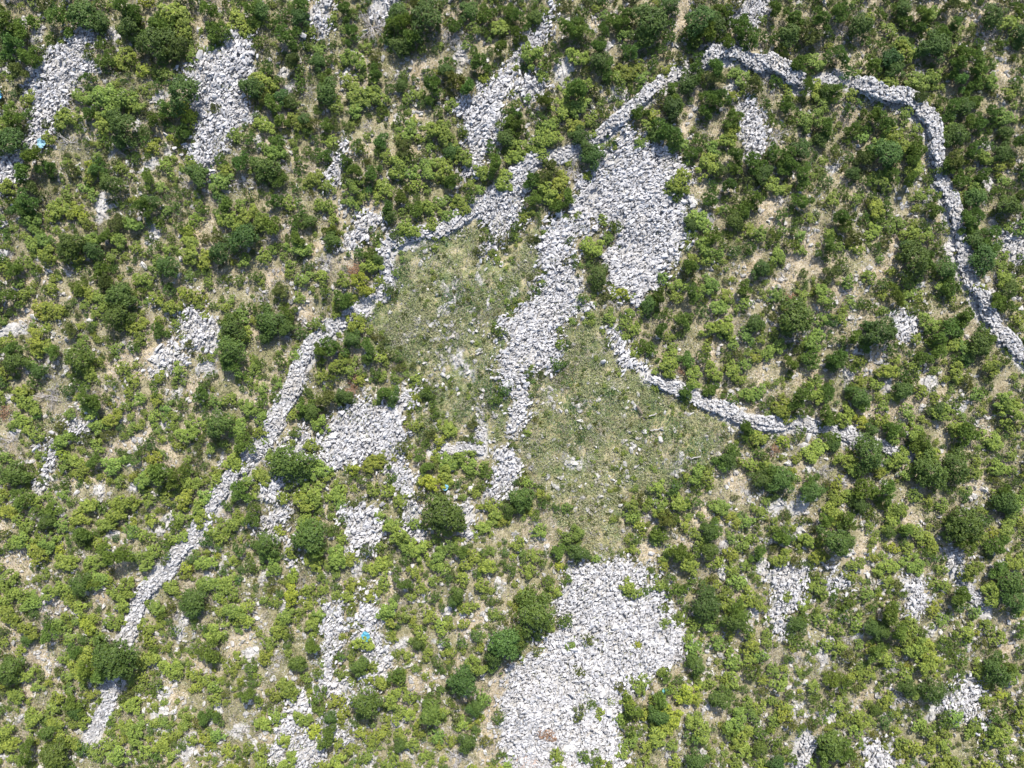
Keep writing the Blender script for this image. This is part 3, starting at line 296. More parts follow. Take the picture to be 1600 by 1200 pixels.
def stone_material(name, lo, hi, warm):
    m, t, b = nodes(name, .9); b.inputs['Specular IOR Level'].default_value = .15
    at = N(t, 'ShaderNodeAttribute', attribute_name='tint')
    tc = t.nodes.new('ShaderNodeTexCoord')
    n1 = N(t, 'ShaderNodeTexNoise', Scale=3.2, Detail=8.0, Roughness=.7); t.links.new(tc.outputs['Object'], n1.inputs['Vector'])
    n2 = N(t, 'ShaderNodeTexNoise', Scale=.55, Detail=5.0); t.links.new(tc.outputs['Object'], n2.inputs['Vector'])
    c = ramp(t, at.outputs['Fac'], [(0, lo), (1, hi)])
    d = ramp(t, n1.outputs[0], [(.32, (.60, .59, .57)), (.55, (1, 1, 1))])
    c = mixc(t, 1.0, c, d, 'MULTIPLY')
    w = ramp(t, n2.outputs[0], [(.52, (0, 0, 0)), (.68, (1, 1, 1))])
    bw = t.nodes.new('ShaderNodeMath'); bw.operation = 'MULTIPLY'; bw.inputs[1].default_value = .45
    t.links.new(w, bw.inputs[0])
    c = mixc(t, bw.outputs[0], c, warm)
    vr = N(t, 'ShaderNodeTexVoronoi', Scale=3.4, feature='DISTANCE_TO_EDGE'); t.links.new(tc.outputs['Object'], vr.inputs['Vector'])
    c = mixc(t, 1.0, c, ramp(t, vr.outputs['Distance'], [(0, (.5, .48, .45)), (.035, (1, 1, 1))]), 'MULTIPLY')
    t.links.new(c, b.inputs['Base Color'])
    bp = N(t, 'ShaderNodeBump', Strength=.5, Distance=.04); n3 = N(t, 'ShaderNodeTexNoise', Scale=16.0, Detail=6.0)
    t.links.new(tc.outputs['Object'], n3.inputs['Vector']); t.links.new(n3.outputs[0], bp.inputs['Height']); t.links.new(bp.outputs[0], b.inputs['Normal'])
    return m
M_STONE = stone_material('limestone rubble', (.23, .23, .238), (.475, .47, .482), (.38, .36, .335, 1))
M_WALL = stone_material('limestone wall stone', (.22, .22, .226), (.445, .442, .450), (.34, .315, .28, 1))
M_OUT = stone_material('bare limestone', (.24, .235, .228), (.43, .42, .408), (.32, .29, .25, 1))

# ------------------------------------------------------------------ mesh building with numpy
def make_mesh(name, V, F, mat, tint=None, plant=None):
    """V (n,3); F (m,k) with one k for all faces"""
    me = bpy.data.meshes.new(name); n, (m, k) = len(V), F.shape
    me.vertices.add(n); me.vertices.foreach_set('co', np.ascontiguousarray(V, np.float32).ravel())
    me.loops.add(m * k); me.loops.foreach_set('vertex_index', np.ascontiguousarray(F, np.int32).ravel())
    me.polygons.add(m); me.polygons.foreach_set('loop_start', np.arange(0, m * k, k, dtype=np.int32))
    me.polygons.foreach_set('loop_total', np.full(m, k, np.int32))
    if tint is not None:
        a = me.attributes.new('tint', 'FLOAT', 'POINT'); a.data.foreach_set('value', np.asarray(tint, np.float32))
    if plant is None: plant = np.ones((n, 3))
    if mat in LEAFY:
        a = me.attributes.new('plant', 'FLOAT_COLOR', 'POINT')
        a.data.foreach_set('color', np.column_stack([plant, np.ones(n)]).astype(np.float32).ravel())
    me.update(calc_edges=True); me.validate(); me.materials.append(mat)
    me.shade_flat()
    return me
LEAFY = [M_TWIG, M_L, M_G, M_D, M_TUFT, M_LOW, M_CUT, M_RUST]
def put(name, me, parent=None, loc=(0, 0, 0), rz=0, sc=1.0):
    o = bpy.data.objects.new(name, me); COL.objects.link(o); o.location = loc
    o.rotation_euler = (0, 0, rz); o.scale = (sc, sc, sc) if isinstance(sc, (int, float)) else sc
    if parent is not None: o.parent = parent
    return o
def tag(o, label=None, cat=None, group=None, kind=None):
    for k, v in (('label', label), ('category', cat), ('group', group), ('kind', kind)):
        if v: o[k] = v
    return o

def unit(v): return v / np.maximum(np.linalg.norm(v, axis=-1, keepdims=True), 1e-9)
def leaves(C, Nrm, ln, wd, rng, along=None):
    """diamond leaves: centre C, facing Nrm, length ln, width wd"""
    n = len(C)
    if along is None: along = rng.normal(size=(n, 3))
    a = unit(along - (along * Nrm).sum(1, keepdims=True) * Nrm); b = np.cross(Nrm, a)
    ln = np.broadcast_to(ln, n)[:, None] / 2; wd = np.broadcast_to(wd, n)[:, None] / 2
    V = np.stack([C - a * ln, C + b * wd + Nrm * wd * .3, C + a * ln, C - b * wd + Nrm * wd * .3], 1).reshape(-1, 3)
    return V, np.arange(4 * n).reshape(n, 4)

def crown(seed, style, n_clump, n_leaf, height, flat=1.0):
    """leaf cloud of a crown about 1 m in radius: uneven lobes, leaf clumps over and inside them"""
    rng = np.random.default_rng(seed)
    nl = {'L': 19, 'G': 13, 'D': 15}[style]
    lob = []
    for i in range(nl):
        a = rng.uniform(0, 2 * math.pi); r = math.sqrt(rng.uniform(.01, .80)) * (1 if i else 0) * (.8 + .3 * math.sin(2 * a + seed) + .12 * math.sin(3 * a + 2 * seed))
        rr = rng.uniform(.15, .33) * (1.2 - .35 * r) * (1.3 if style == 'D' else 1.2 if style == 'G' else 1)
        zc = height * (1 - .45 * r * r) * rng.uniform(.42, .72)
        if style == 'G': rr *= .82; zc *= rng.uniform(.8, 1.25)
        lob.append((r * math.cos(a), r * math.sin(a), zc, rr, rr * rng.uniform(.8, 1.25)))
    lob = np.array(lob)
    if style == 'D': lob = np.vstack([lob, [0, 0, height * .5, .56, height * .40]])
    pk = rng.choice(len(lob), n_clump * 3, p=lob[:, 3] ** 2 / (lob[:, 3] ** 2).sum())
    d = unit(rng.normal(size=(n_clump * 3, 3))); d[:, 2] = np.where(d[:, 2] < -.25, -d[:, 2], d[:, 2])
    depth = 1 - rng.random(n_clump * 3) ** 2.2 * .45
    P = lob[pk][:, :3] + d * depth[:, None] * lob[pk][:, [3, 3, 4]] * (1 + .16 * rng.normal(size=(n_clump * 3, 1)))
    # drop clumps deep inside another lobe
    q = (((P[:, None, :] - lob[None, :, :3]) / lob[None, :, [3, 3, 4]]) ** 2).sum(2).min(1)
    keep = (q > .42) & (P[:, 2] > .03)
    # gaps: patches of crown thinner than others
    gap = value_noise(P[:, 0] + 7 * P[:, 2], P[:, 1] + 5, .22, seed + 1) > (.30 if style != 'D' else .2)
    P, d = P[keep & gap][:n_clump], d[keep & gap][:n_clump]
    m = len(P); ct = rng.random(m)
    rad, ln, wd = {'L': (.070, .095, .060), 'G': (.075, .110, .034), 'D': (.07, .066, .048)}[style]
    idx = np.repeat(np.arange(m), n_leaf); k = len(idx)
    off = unit(rng.normal(size=(k, 3)))
    if style == 'L':          # rosettes: leaves fan out and up from each twig end
        ax = unit(d[idx] * .6 + np.array([0, 0, .8])); side = unit(off - (off * ax).sum(1, keepdims=True) * ax)
        C = P[idx] + side * rad * rng.uniform(.2, 1.0, (k, 1)); nr = unit(ax + side * .45 + rng.normal(size=(k, 3)) * .28)
        V, F = leaves(C, nr, ln * rng.uniform(.7, 1.2, k), wd * rng.uniform(.7, 1.2, k), rng, side)
    elif style == 'G':        # sprays pointing outwards and up
        ax = unit(d[idx] * .7 + np.array([0, 0, .7]) + rng.normal(size=(k, 3)) * .45)
        C = P[idx] + off * rad * rng.random((k, 1)); nr = unit(np.cross(ax, rng.normal(size=(k, 3))) + np.array([0, 0, .35]))
        V, F = leaves(C, nr, ln * rng.uniform(.7, 1.3, k), wd * rng.uniform(.7, 1.3, k), rng, ax)
    else:
        C = P[idx] + off * rad * rng.random((k, 1)); nr = unit(d[idx] * .7 + np.array([0, 0, .35]) + rng.normal(size=(k, 3)) * .45)
        V, F = leaves(C, nr, ln * rng.uniform(.7, 1.3, k), wd * rng.uniform(.7, 1.3, k), rng)
    tl = np.clip(.8 * ct[idx] + .3 * rng.random(k) - .05, 0, 1)
    return V, F, np.repeat(tl, 4)

def tube(path, rad, sides=4):
    """tapered tube along a path"""
    path = np.asarray(path, float); n = len(path); V = []; F = []
    for i in range(n):
        tdir = unit(path[min(i + 1, n - 1)] - path[max(i - 1, 0)])
        u = unit(np.cross(tdir, [.3, .2, 1.0] if abs(tdir[2]) < .9 else [1.0, 0, 0])); v = np.cross(tdir, u)
        for s in range(sides):
            a = 2 * math.pi * s / sides; V.append(path[i] + rad[i] * (math.cos(a) * u + math.sin(a) * v))
    for i in range(n - 1):
        for s in range(sides):
            F.append((i * sides + s, i * sides + (s + 1) % sides, (i + 1) * sides + (s + 1) % sides, (i + 1) * sides + s))
    return np.array(V), np.array(F)
def join(parts):
    V, F, o = [], [], 0
    for v, f in parts: V.append(v); F.append(f + o); o += len(v)
    return np.vstack(V), np.vstack(F)
def stem_mesh(seed, height, n, thick, spread):
    rng = np.random.default_rng(seed); parts = []
    def grow(p, d, L, r, lvl):
        pts = [p]; k = 4
        for i in range(k):
            d = unit(d + rng.normal(size=3) * .16); pts.append(pts[-1] + d * L / k)
        parts.append(tube(pts, np.linspace(r, r * .45, k + 1), 5 if lvl == 0 else 4))
        if lvl < 2:
            for j in range(3 if lvl == 0 else 2):
                q = pts[2 + j % 3]; nd = unit(d + rng.normal(size=3) * [.75, .75, .3]); grow(q, nd, L * .6, r * .5, lvl + 1)
    for i in range(n):
        a = 2 * math.pi * i / n + rng.uniform(-.4, .4)
        grow(np.array([.05 * math.cos(a), .05 * math.sin(a), -.08]), unit(np.array([math.cos(a) * spread, math.sin(a) * spread, 1.0])), height * .72, thick, 0)
    V, F = join(parts); return V, F
def dead_mesh(seed, n):
    """bare branches bursting out of a root: a dead shrub"""
    rng = np.random.default_rng(seed); parts = []
    def grow(p, d, L, r, lvl):
        pts = [p]; k = 4
        for i in range(k):
            d = unit(d + rng.normal(size=3) * .2 + np.array([0, 0, -.03])); pts.append(pts[-1] + d * L / k)
        parts.append(tube(pts, np.linspace(r, r * .35, k + 1), 3))
        if lvl < 3:
            for j in range(3):
                grow(pts[1 + j], unit(d + rng.normal(size=3) * .55), L * .58, r * .62, lvl + 1)
    for i in range(n):
        a = 2 * math.pi * i / n + rng.uniform(-.5, .5); e = rng.uniform(.15, .9)
        grow(np.array([0, 0, .02]), unit(np.array([math.cos(a), math.sin(a), e])), rng.uniform(.45, .85), .030, 0)
    return join(parts)

# ------------------------------------------------------------------ stones
def stone_proto(seed, dims, npts=16, power=3.0):
    """angular convex stone, about 1 m long, triangulated"""
    rng = np.random.default_rng(seed)
    d = unit(rng.normal(size=(npts, 3))); s = (np.abs(d) ** power).sum(1) ** (-1 / power)
    P = d * s[:, None] * rng.uniform(.82, 1.06, (npts, 1)) * np.array(dims) / 2
    bm = bmesh.new()
    for p in P: bm.verts.new(p)
    r = bmesh.ops.convex_hull(bm, input=list(bm.verts))
    bmesh.ops.delete(bm, geom=[v for v in bm.verts if not v.link_faces], context='VERTS')
    bmesh.ops.triangulate(bm, faces=bm.faces[:]); bmesh.ops.recalc_face_normals(bm, faces=bm.faces[:])
    bm.verts.index_update()
    V = np.array([v.co[:] for v in bm.verts]); F = np.array([[v.index for v in f.verts] for f in bm.faces]); bm.free()
    return V, F
SLABS = [stone_proto(100 + i, (1, RNG.uniform(.32, .6), RNG.uniform(.2, .38)), 13, 6) for i in range(18)]
BLOCKS = [stone_proto(200 + i, (1, RNG.uniform(.5, .85), RNG.uniform(.35, .6)), 14, 5) for i in range(14)]
BOULD = [stone_proto(300 + i, (1, RNG.uniform(.45, .85), RNG.uniform(.3, .6)), 22, 4.0) for i in range(12)]

def rotmats(rx, ry, rz):
    cx, sx, cy, sy, cz, sz = np.cos(rx), np.sin(rx), np.cos(ry), np.sin(ry), np.cos(rz), np.sin(rz)
    o = np.zeros_like(cx)
    i = o + 1
    X = np.stack([i, o, o, o, cx, -sx, o, sx, cx], -1).reshape(-1, 3, 3)
    Y = np.stack([cy, o, sy, o, i, o, -sy, o, cy], -1).reshape(-1, 3, 3)
    Z = np.stack([cz, -sz, o, sz, cz, o, o, o, i], -1).reshape(-1, 3, 3)
    return Z @ Y @ X
def scatter(protos, pos, R, scale, rng, tint=None, plant=None, ptint=None):
    """one big vertex/face array of transformed prototype copies"""
    n = len(pos); pk = rng.integers(0, len(protos), n); Vs, Fs, Ts, Ps = [], [], [], []; off = 0
    scale = np.asarray(scale, float)
    if scale.ndim == 1: scale = np.repeat(scale[:, None], 3, 1)
    tint = rng.random(n) if tint is None else tint
    for k in range(len(protos)):
        s = np.where(pk == k)[0]
        if not len(s): continue
        v, f = protos[k][:2]
        X = np.einsum('nij,nvj->nvi', R[s], v[None] * scale[s][:, None, :]) + pos[s][:, None, :]
        Vs.append(X.reshape(-1, 3)); m = len(v)
        Fs.append((f[None] + (np.arange(len(s)) * m)[:, None, None]).reshape(-1, f.shape[1]) + off); off += len(s) * m
        if ptint is not None: Ts.append(np.tile(ptint[k], len(s)))
        else: Ts.append(np.repeat(tint[s], m))
        if plant is not None: Ps.append(np.repeat(plant[s], m, 0))
    return np.vstack(Vs), np.vstack(Fs), np.concatenate(Ts), (np.vstack(Ps) if plant is not None else None)

# ------------------------------------------------------------------ labels that single each thing out
PX_POS = []        # (object, px, py, descriptor)
def name_all(items, landmarks):
    """items: list of (obj, px, py, descriptor). label = descriptor + rank + direction + landmark, unique"""
    DIRS = ['right of', 'upper right of', 'above', 'upper left of', 'left of', 'lower left of', 'below', 'lower right of']
    ORD = ['nearest', 'second', 'third', 'fourth', 'fifth', 'sixth', 'seventh', 'eighth', 'ninth', 'tenth'] + ['%dth' % k for k in range(11, 60)]
    g = {}
    for o, px, py, desc in items:
        best = min(landmarks, key=lambda L: (L[1] - px) ** 2 + (L[2] - py) ** 2 if (L[1] - px) ** 2 + (L[2] - py) ** 2 > 4 else 1e12)
        dx, dy = px - best[1], best[2] - py
        k = int(round(math.atan2(dy, dx) / (math.pi / 4))) % 8
        g.setdefault((desc, DIRS[k], best[0]), []).append((math.hypot(dx, dy), o))
    for (desc, dr, lm), L in g.items():
        L.sort(key=lambda t: t[0])
        for i, (d, o) in enumerate(L):
            o['label'] = ('%s %s %s' % (desc, dr, lm)) if len(L) == 1 else ('%s, %s %s %s' % (desc, ORD[i], dr, lm))

# ------------------------------------------------------------------ ground
def axis(lim, step):
    a = list(np.arange(-lim, lim + 1e-6, step)); d = step; x = lim; out = []
    while x < 3000: d *= 1.35; x += d; out.append(x)
    return np.array([-v for v in out[::-1]] + a + out)
ax_, ay_ = axis(46, .2), axis(36, .2)
GX, GY = np.meshgrid(ax_, ay_); nx, ny = len(ax_), len(ay_)
far = np.clip((np.maximum(np.abs(GX) - 46, np.abs(GY) - 36)) / 200, 0, 1)
GZ = terrain(GX, GY) * (1 - far) + (value_noise(GX, GY, .35, 3) - .5) * .09 * (1 - far)
V = np.column_stack([GX.ravel(), GY.ravel(), GZ.ravel()])
i0 = (np.arange(ny - 1)[:, None] * nx + np.arange(nx - 1)[None]).ravel()
F = np.column_stack([i0, i0 + 1, i0 + nx + 1, i0 + nx])
mg, t, b = nodes('stony soil', .95); b.inputs['Specular IOR Level'].default_value = .1
gm = bpy.data.meshes.new('ground')
gm = make_mesh('ground', V, F, mg)
gpx, gpy = GX * PXM + 800, 600 - GY * PXM
inside = (gpx > MX0) & (gpx < 1750) & (gpy > MY0) & (gpy < 1350)
mk = np.zeros((V.shape[0], 4), np.float32); mk[:, 3] = 1
mk[:, 0] = (look(m_stony, gpx, gpy) & inside).ravel(); mk[:, 1] = (look(m_soil, gpx, gpy) * inside).ravel(); mk[:, 2] = (look(m_clear, gpx, gpy) & inside).ravel()
mk[:, 3] = 1 - np.clip(np.maximum(np.abs(GX) - 44, np.abs(GY) - 34) / 5, 0, 1).ravel()
a = gm.attributes.new('cover', 'FLOAT_COLOR', 'POINT'); a.data.foreach_set('color', mk.ravel())
at = N(t, 'ShaderNodeAttribute', attribute_name='cover'); sp = t.nodes.new('ShaderNodeSeparateColor'); t.links.new(at.outputs['Color'], sp.inputs[0])
tc = t.nodes.new('ShaderNodeTexCoord')
def gn(scale, detail=6.0, rough=.6):
    n = N(t, 'ShaderNodeTexNoise', Scale=scale, Detail=detail, Roughness=rough); t.links.new(tc.outputs['Object'], n.inputs['Vector']); return n.outputs[0]
soil = mixc(t, ramp(t, gn(.8, 4), [(.5, (0, 0, 0)), (.68, (.7, .7, .7))]), ramp(t, gn(7.0, 9, .75), [(.34, (.14, .115, .075)), (.48, (.30, .25, .175)), (.66, (.46, .42, .35))]), ramp(t, gn(6.0, 9, .75), [(.36, (.16, .12, .075)), (.52, (.31, .245, .16)), (.66, (.42, .36, .27))]))
scrub = ramp(t, gn(3.5), [(.3, (.09, .085, .05)), (.5, (.16, .15, .085)), (.7, (.26, .24, .15))])
c = mixc(t, ramp(t, gn(.35, 5), [(.45, (0, 0, 0)), (.66, (.85, .85, .85))]), scrub, soil)
c = mixc(t, sp.outputs[1], c, soil)
clr = ramp(t, gn(.7, 8, .7), [(.34, (.06, .09, .035)), (.50, (.14, .155, .07)), (.60, (.27, .24, .14)), (.72, (.40, .36, .28))])
c = mixc(t, sp.outputs[2], c, clr)
rk = ramp(t, gn(5.0), [(.3, (.22, .21, .20)), (.6, (.36, .355, .35))])
c = mixc(t, sp.outputs[0], c, rk)
vo = N(t, 'ShaderNodeTexVoronoi', Scale=9.5); t.links.new(tc.outputs['Object'], vo.inputs['Vector'])
peb = ramp(t, vo.outputs['Distance'], [(.20, (1, 1, 1)), (.30, (0, 0, 0))])
pm = mixc(t, 1.0, peb, ramp(t, gn(1.1, 3), [(.46, (0, 0, 0)), (.56, (1, 1, 1))]), 'MULTIPLY')
c = mixc(t, pm, c, (.43, .42, .41, 1))
wild = ramp(t, gn(.55, 8, .75), [(.35, (.035, .06, .018)), (.5, (.075, .10, .03)), (.62, (.15, .15, .07)), (.75, (.30, .28, .22))])
c = mixc(t, at.outputs['Alpha'], wild, c)
t.links.new(c, b.inputs['Base Color'])
bp = N(t, 'ShaderNodeBump', Strength=.7, Distance=.08); t.links.new(gn(9.0, 8, .7), bp.inputs['Height']); t.links.new(bp.outputs[0], b.inputs['Normal'])
tag(put('ground', gm), kind='structure')

# ------------------------------------------------------------------ stony patches (rubble nobody could count): one object each
def in_patch(poly, n, rng, amp=24):
    P = np.array(poly, float); x0, y0 = P.min(0) - amp; x1, y1 = P.max(0) + amp
    px = rng.uniform(x0, x1, n); py = rng.uniform(y0, y1, n)
    wx_ = px + (value_noise(px, py, 20, 5) - .5) * 18 + (value_noise(px, py, 7, 15) - .5) * 16 + rng.normal(size=n) * 7.0; wy_ = py + (value_noise(px, py, 20, 6) - .5) * 18 + (value_noise(px, py, 7, 16) - .5) * 16 + rng.normal(size=n) * 7.0
    k = in_poly(poly, wx_, wy_); return px[k], py[k]
def rubble(poly, seed, dens, smin, smax, protos, dirn=None, pile=.18):
    rng = np.random.default_rng(seed); P = np.array(poly, float)
    area = np.prod(P.max(0) - P.min(0) + 28) / PXM ** 2
    px, py = in_patch(poly, int(area * dens), rng)
    k_ = (value_noise(px, py, 13, seed + 60) > .20) | (rng.random(len(px)) < .3); px, py = px[k_], py[k_]
    n = len(px); x, y = wx(px), wy(py)
    s = smin + (smax - smin) * rng.random(n) ** 2.6; s *= np.where(rng.random(n) < .012, 1.7, 1)
    lump = value_noise(x, y, 1.6, seed + 3)
    s *= .75 + .5 * value_noise(x, y, 2.3, seed + 9)
    z = terrain(x, y) + pile * (.3 + lump) + s * .12 * rng.random(n) + rng.random(n) * .16
    yaw = (rng.uniform(0, 2 * math.pi, n) if dirn is None else math.radians(dirn) + rng.normal(size=n) * .55 + math.pi * rng.integers(0, 2, n))
    R = rotmats(rng.normal(size=n) * .55, rng.normal(size=n) * .42, yaw)
    V, F, T, _ = scatter(protos, np.column_stack([x, y, z]), R, s, rng, tint=np.clip(rng.normal(.62, .24, n), 0, 1))
    return V, F, T
scree_objs = []
for i, (name, lab, poly) in enumerate(SCREE):
    V, F, T = rubble(poly, 40 + i, 150, .085, .50, SLABS + BLOCKS[:4], dirn=SCREE_DIR.get(i, 60))
    o = put(name, make_mesh(name, V, F, M_STONE, T))
    tag(o, lab, 'rubble patch', 'bare patches of limestone rubble', 'stuff'); scree_objs.append(o)

# ------------------------------------------------------------------ dry stone walls, stone by stone
def resample(pts, step):
    P = np.array(pts, float); d = np.r_[0, np.cumsum(np.hypot(*np.diff(P, axis=0).T))]
    t = np.arange(0, d[-1], step); return np.interp(t, d, P[:, 0]), np.interp(t, d, P[:, 1]), t
for i, w in enumerate(WALLS):
    rng = np.random.default_rng(500 + i)
    qx, qy, tt = resample([(wx(p[0]), wy(p[1])) for p in w['pts']], .2)
    wig = (value_noise(tt, tt * 0, 2.2, 700 + i) - .5) * .7 + (value_noise(tt, tt * 0, .7, 705 + i) - .5) * .22
    dx, dy = np.gradient(qx), np.gradient(qy); L = np.hypot(dx, dy); nxv, nyv = -dy / L, dx / L
    qx = qx + nxv * wig; qy = qy + nyv * wig
    wid = w['w'] * .86 * (np.clip(.35 + tt / 6, 0, 1) if w.get('thin') else 1) * (.50 + .55 * value_noise(tt, tt * 0 + 9, 1.7, 710 + i) + .45 * value_noise(tt, tt * 0 + 2, .6, 740 + i)); hh = w['h'] * (.30 + .85 * value_noise(tt, tt * 0 + 4, 1.9, 720 + i)) * np.clip(np.minimum(tt, tt[-1] - tt) / 1.2 + .25, .25, 1)
    pos, yaw, sc = [], [], []
    for k in range(len(tt)):
        hw = wid[k] / 2; ang = math.atan2(dy[k], dx[k])
        n_top = int(wid[k] * .2 * 52); n_side = int(2 * hh[k] * .2 * 36); n_slip = int(2 + 7 * max(0, value_noise(tt[k], 3.0, 2.4, 760 + i) - .45))
        u = rng.uniform(-1, 1, n_top); f = rng.uniform(-.1, .1, n_top)
        for a_, b_ in zip(u, f): pos.append((a_ * hw, b_, hh[k] * (1 - .18 * a_ * a_) + rng.uniform(-.09, .06), k)); yaw.append(ang + rng.normal() * .8 + (math.pi / 2 if rng.random() < .4 else 0)); sc.append(rng.uniform(.13, .36))
        for _ in range(n_side):
            sd_ = rng.choice([-1, 1]); z = rng.uniform(0, hh[k]); pos.append((sd_ * (hw + .10 * (1 - z / hh[k])), rng.uniform(-.1, .1), z, k)); yaw.append(ang + rng.normal() * .2); sc.append(rng.uniform(.20, .40))
        for _ in range(n_slip):
            if rng.random() < .7: pos.append((rng.choice([-1, 1]) * (hw + abs(rng.normal()) * .38), rng.uniform(-.1, .1), .05, k)); yaw.append(rng.uniform(0, 6)); sc.append(rng.uniform(.12, .34))
    pos = np.array(pos); K = pos[:, 3].astype(int)
    X = qx[K] + nxv[K] * pos[:, 0] + dx[K] / L[K] * pos[:, 1]; Y = qy[K] + nyv[K] * pos[:, 0] + dy[K] / L[K] * pos[:, 1]
    n = len(X); R = rotmats(rng.normal(size=n) * .22, rng.normal(size=n) * .22, np.array(yaw))
    V, F, T, _ = scatter(BLOCKS + SLABS[:5], np.column_stack([X, Y, terrain(X, Y) + pos[:, 2]]), R, np.array(sc), rng, tint=np.clip(rng.normal(.6, .25, n), 0, 1))
    # rubble core so that no gap shows through
    cv, cf = [], []
    for k in range(0, len(tt), 2):
        for sgn, zz in ((-1, 0), (-.86, .82), (.86, .82), (1, 0)):
            xx = qx[k] + nxv[k] * sgn * wid[k] * .46; yy = qy[k] + nyv[k] * sgn * wid[k] * .46
            cv.append((xx, yy, float(terrain(xx, yy)) + (hh[k] * zz if zz else -.15)))
    m = len(cv) // 4
    for k in range(m - 1):
        for q in range(3): a0 = k * 4 + q; cf += [(a0, a0 + 1, a0 + 5), (a0, a0 + 5, a0 + 4)]
    e = (m - 1) * 4; cf += [(0, 2, 1), (0, 3, 2), (e, e + 1, e + 2), (e, e + 2, e + 3)]
    F = np.vstack([F, np.array(cf) + len(V)]); V = np.vstack([V, np.array(cv)]); T = np.r_[T, np.full(len(cv), .05)]
    o = put('dry_stone_wall', make_mesh('dry_stone_wall', V, F, M_WALL, T)); tag(o, w['label'], 'stone wall', 'dry stone walls across the scrub')

# ------------------------------------------------------------------ outcrops and boulders: a thing each
items = []
for i, e in enumerate(OUTCROPS):
    rng = np.random.default_rng(900 + i); cx, cy, a_, b_, ang = e
    n = max(6, int(a_ * b_ * math.pi / PXM ** 2 * 20)); t_ = math.radians(ang)
    r = np.sqrt(rng.random(n)); th = rng.uniform(0, 2 * math.pi, n); u = a_ * r * np.cos(th); v = b_ * r * np.sin(th)
    x = wx(cx + u * math.cos(t_) - v * math.sin(t_)); y = wy(cy + u * math.sin(t_) + v * math.cos(t_))
    x0, y0 = float(wx(cx)), float(wy(cy)); z0 = float(terrain(x0, y0))
    s = rng.uniform(.26, .95, n) ** 1.7 * min(1.0, .45 + min(a_, b_) / 22)
    R = rotmats(rng.normal(size=n) * .22, rng.normal(size=n) * .22, -t_ + (math.pi / 2 if b_ > a_ else 0) + rng.normal(size=n) * .5)
    x = x0 + (x - x0) * .85; y = y0 + (y - y0) * .85
    V, F, T, _ = scatter(BOULD, np.column_stack([x - x0, y - y0, terrain(x, y) - z0 + .03 * rng.random(n)]), R, s, rng, tint=np.clip(rng.normal(.65, .2, n), 0, 1))
    bv, bf = BOULD[i % 12]; q = unit(bv) * np.array([a_, b_, 4.5]) / PXM * .72 * rng.uniform(.8, 1.1, (len(bv), 1)); q = q @ np.array([[math.cos(t_), -math.sin(t_), 0], [math.sin(t_), math.cos(t_), 0], [0, 0, 1]])
    F = np.vstack([F, bf + len(V)]); V = np.vstack([V, q]); T = np.r_[T, np.full(len(q), .6)]
    o = put('limestone_outcrop', make_mesh('limestone_outcrop', V, F, M_OUT, T), loc=(x0, y0, z0)); tag(o, cat='rock outcrop', group='bare limestone outcrops between the shrubs')
    big = 'large' if a_ * b_ > 260 else 'small' if a_ * b_ < 110 else 'medium'
    sh = 'narrow' if max(a_, b_) > 1.8 * min(a_, b_) else 'broad'
    items.append((o, cx, cy, '%s %s pale rock outcrop' % (big, sh)))
for i, (cx, cy, r) in enumerate(BOULDERS):
    rng = np.random.default_rng(1200 + i); x, y = float(wx(cx)), float(wy(cy)); rr = r / PXM
    R = rotmats(rng.normal(size=1) * .15, rng.normal(size=1) * .15, rng.uniform(0, 6, 1))
    V, F, T, _ = scatter([BOULD[i % 12]], np.zeros((1, 3)), R, np.array([2 * rr]), rng, tint=np.array([.8]))
    V = V + rng.normal(size=V.shape) * .01
    o = put('boulder', make_mesh('boulder', V, F, M_OUT, T), loc=(x, y, float(terrain(x, y)) + rr * .28)); tag(o, cat='boulder', group='loose pale boulders among the scrub')
    items.append((o, cx, cy, ('large' if r > 9 else 'small' if r < 6 else 'medium') + ' pale limestone boulder'))

# loose stones over all the open ground
rng = np.random.default_rng(77)
n0 = 110000; px = rng.uniform(-80, 1680, n0); py = rng.uniform(-80, 1280, n0)
den = .07 + .55 * (value_noise(px, py, 30, 21) > .66) + .20 * (value_noise(px, py, 90, 22) > .6) + .25 * look(m_soil, px, py)
bott = np.clip((py - 500) / 700, 0, 1) * (.12 + .75 * (value_noise(px, py, 26, 24) > .62))
k = (rng.random(n0) < den + bott) & ~look(m_rock | m_wall, px, py) & ~(look(m_clear, px, py) & (rng.random(n0) < np.where(px < 830, .1, .45)))
px, py = px[k], py[k]; n = len(px); x, y = wx(px), wy(py); s = .08 + .50 * rng.random(n) ** 3.4
V, F, T, _ = scatter(BLOCKS, np.column_stack([x, y, terrain(x, y) + s * .1]), rotmats(rng.normal(size=n) * .3, rng.normal(size=n) * .3, rng.uniform(0, 6, n)), s, rng, tint=np.clip(rng.normal(.55, .25, n), 0, 1))
tag(put('loose_stones', make_mesh('loose_stones', V, F, M_OUT, T)), 'small pale limestone pieces scattered over the soil between the shrubs', 'stones', kind='stuff')

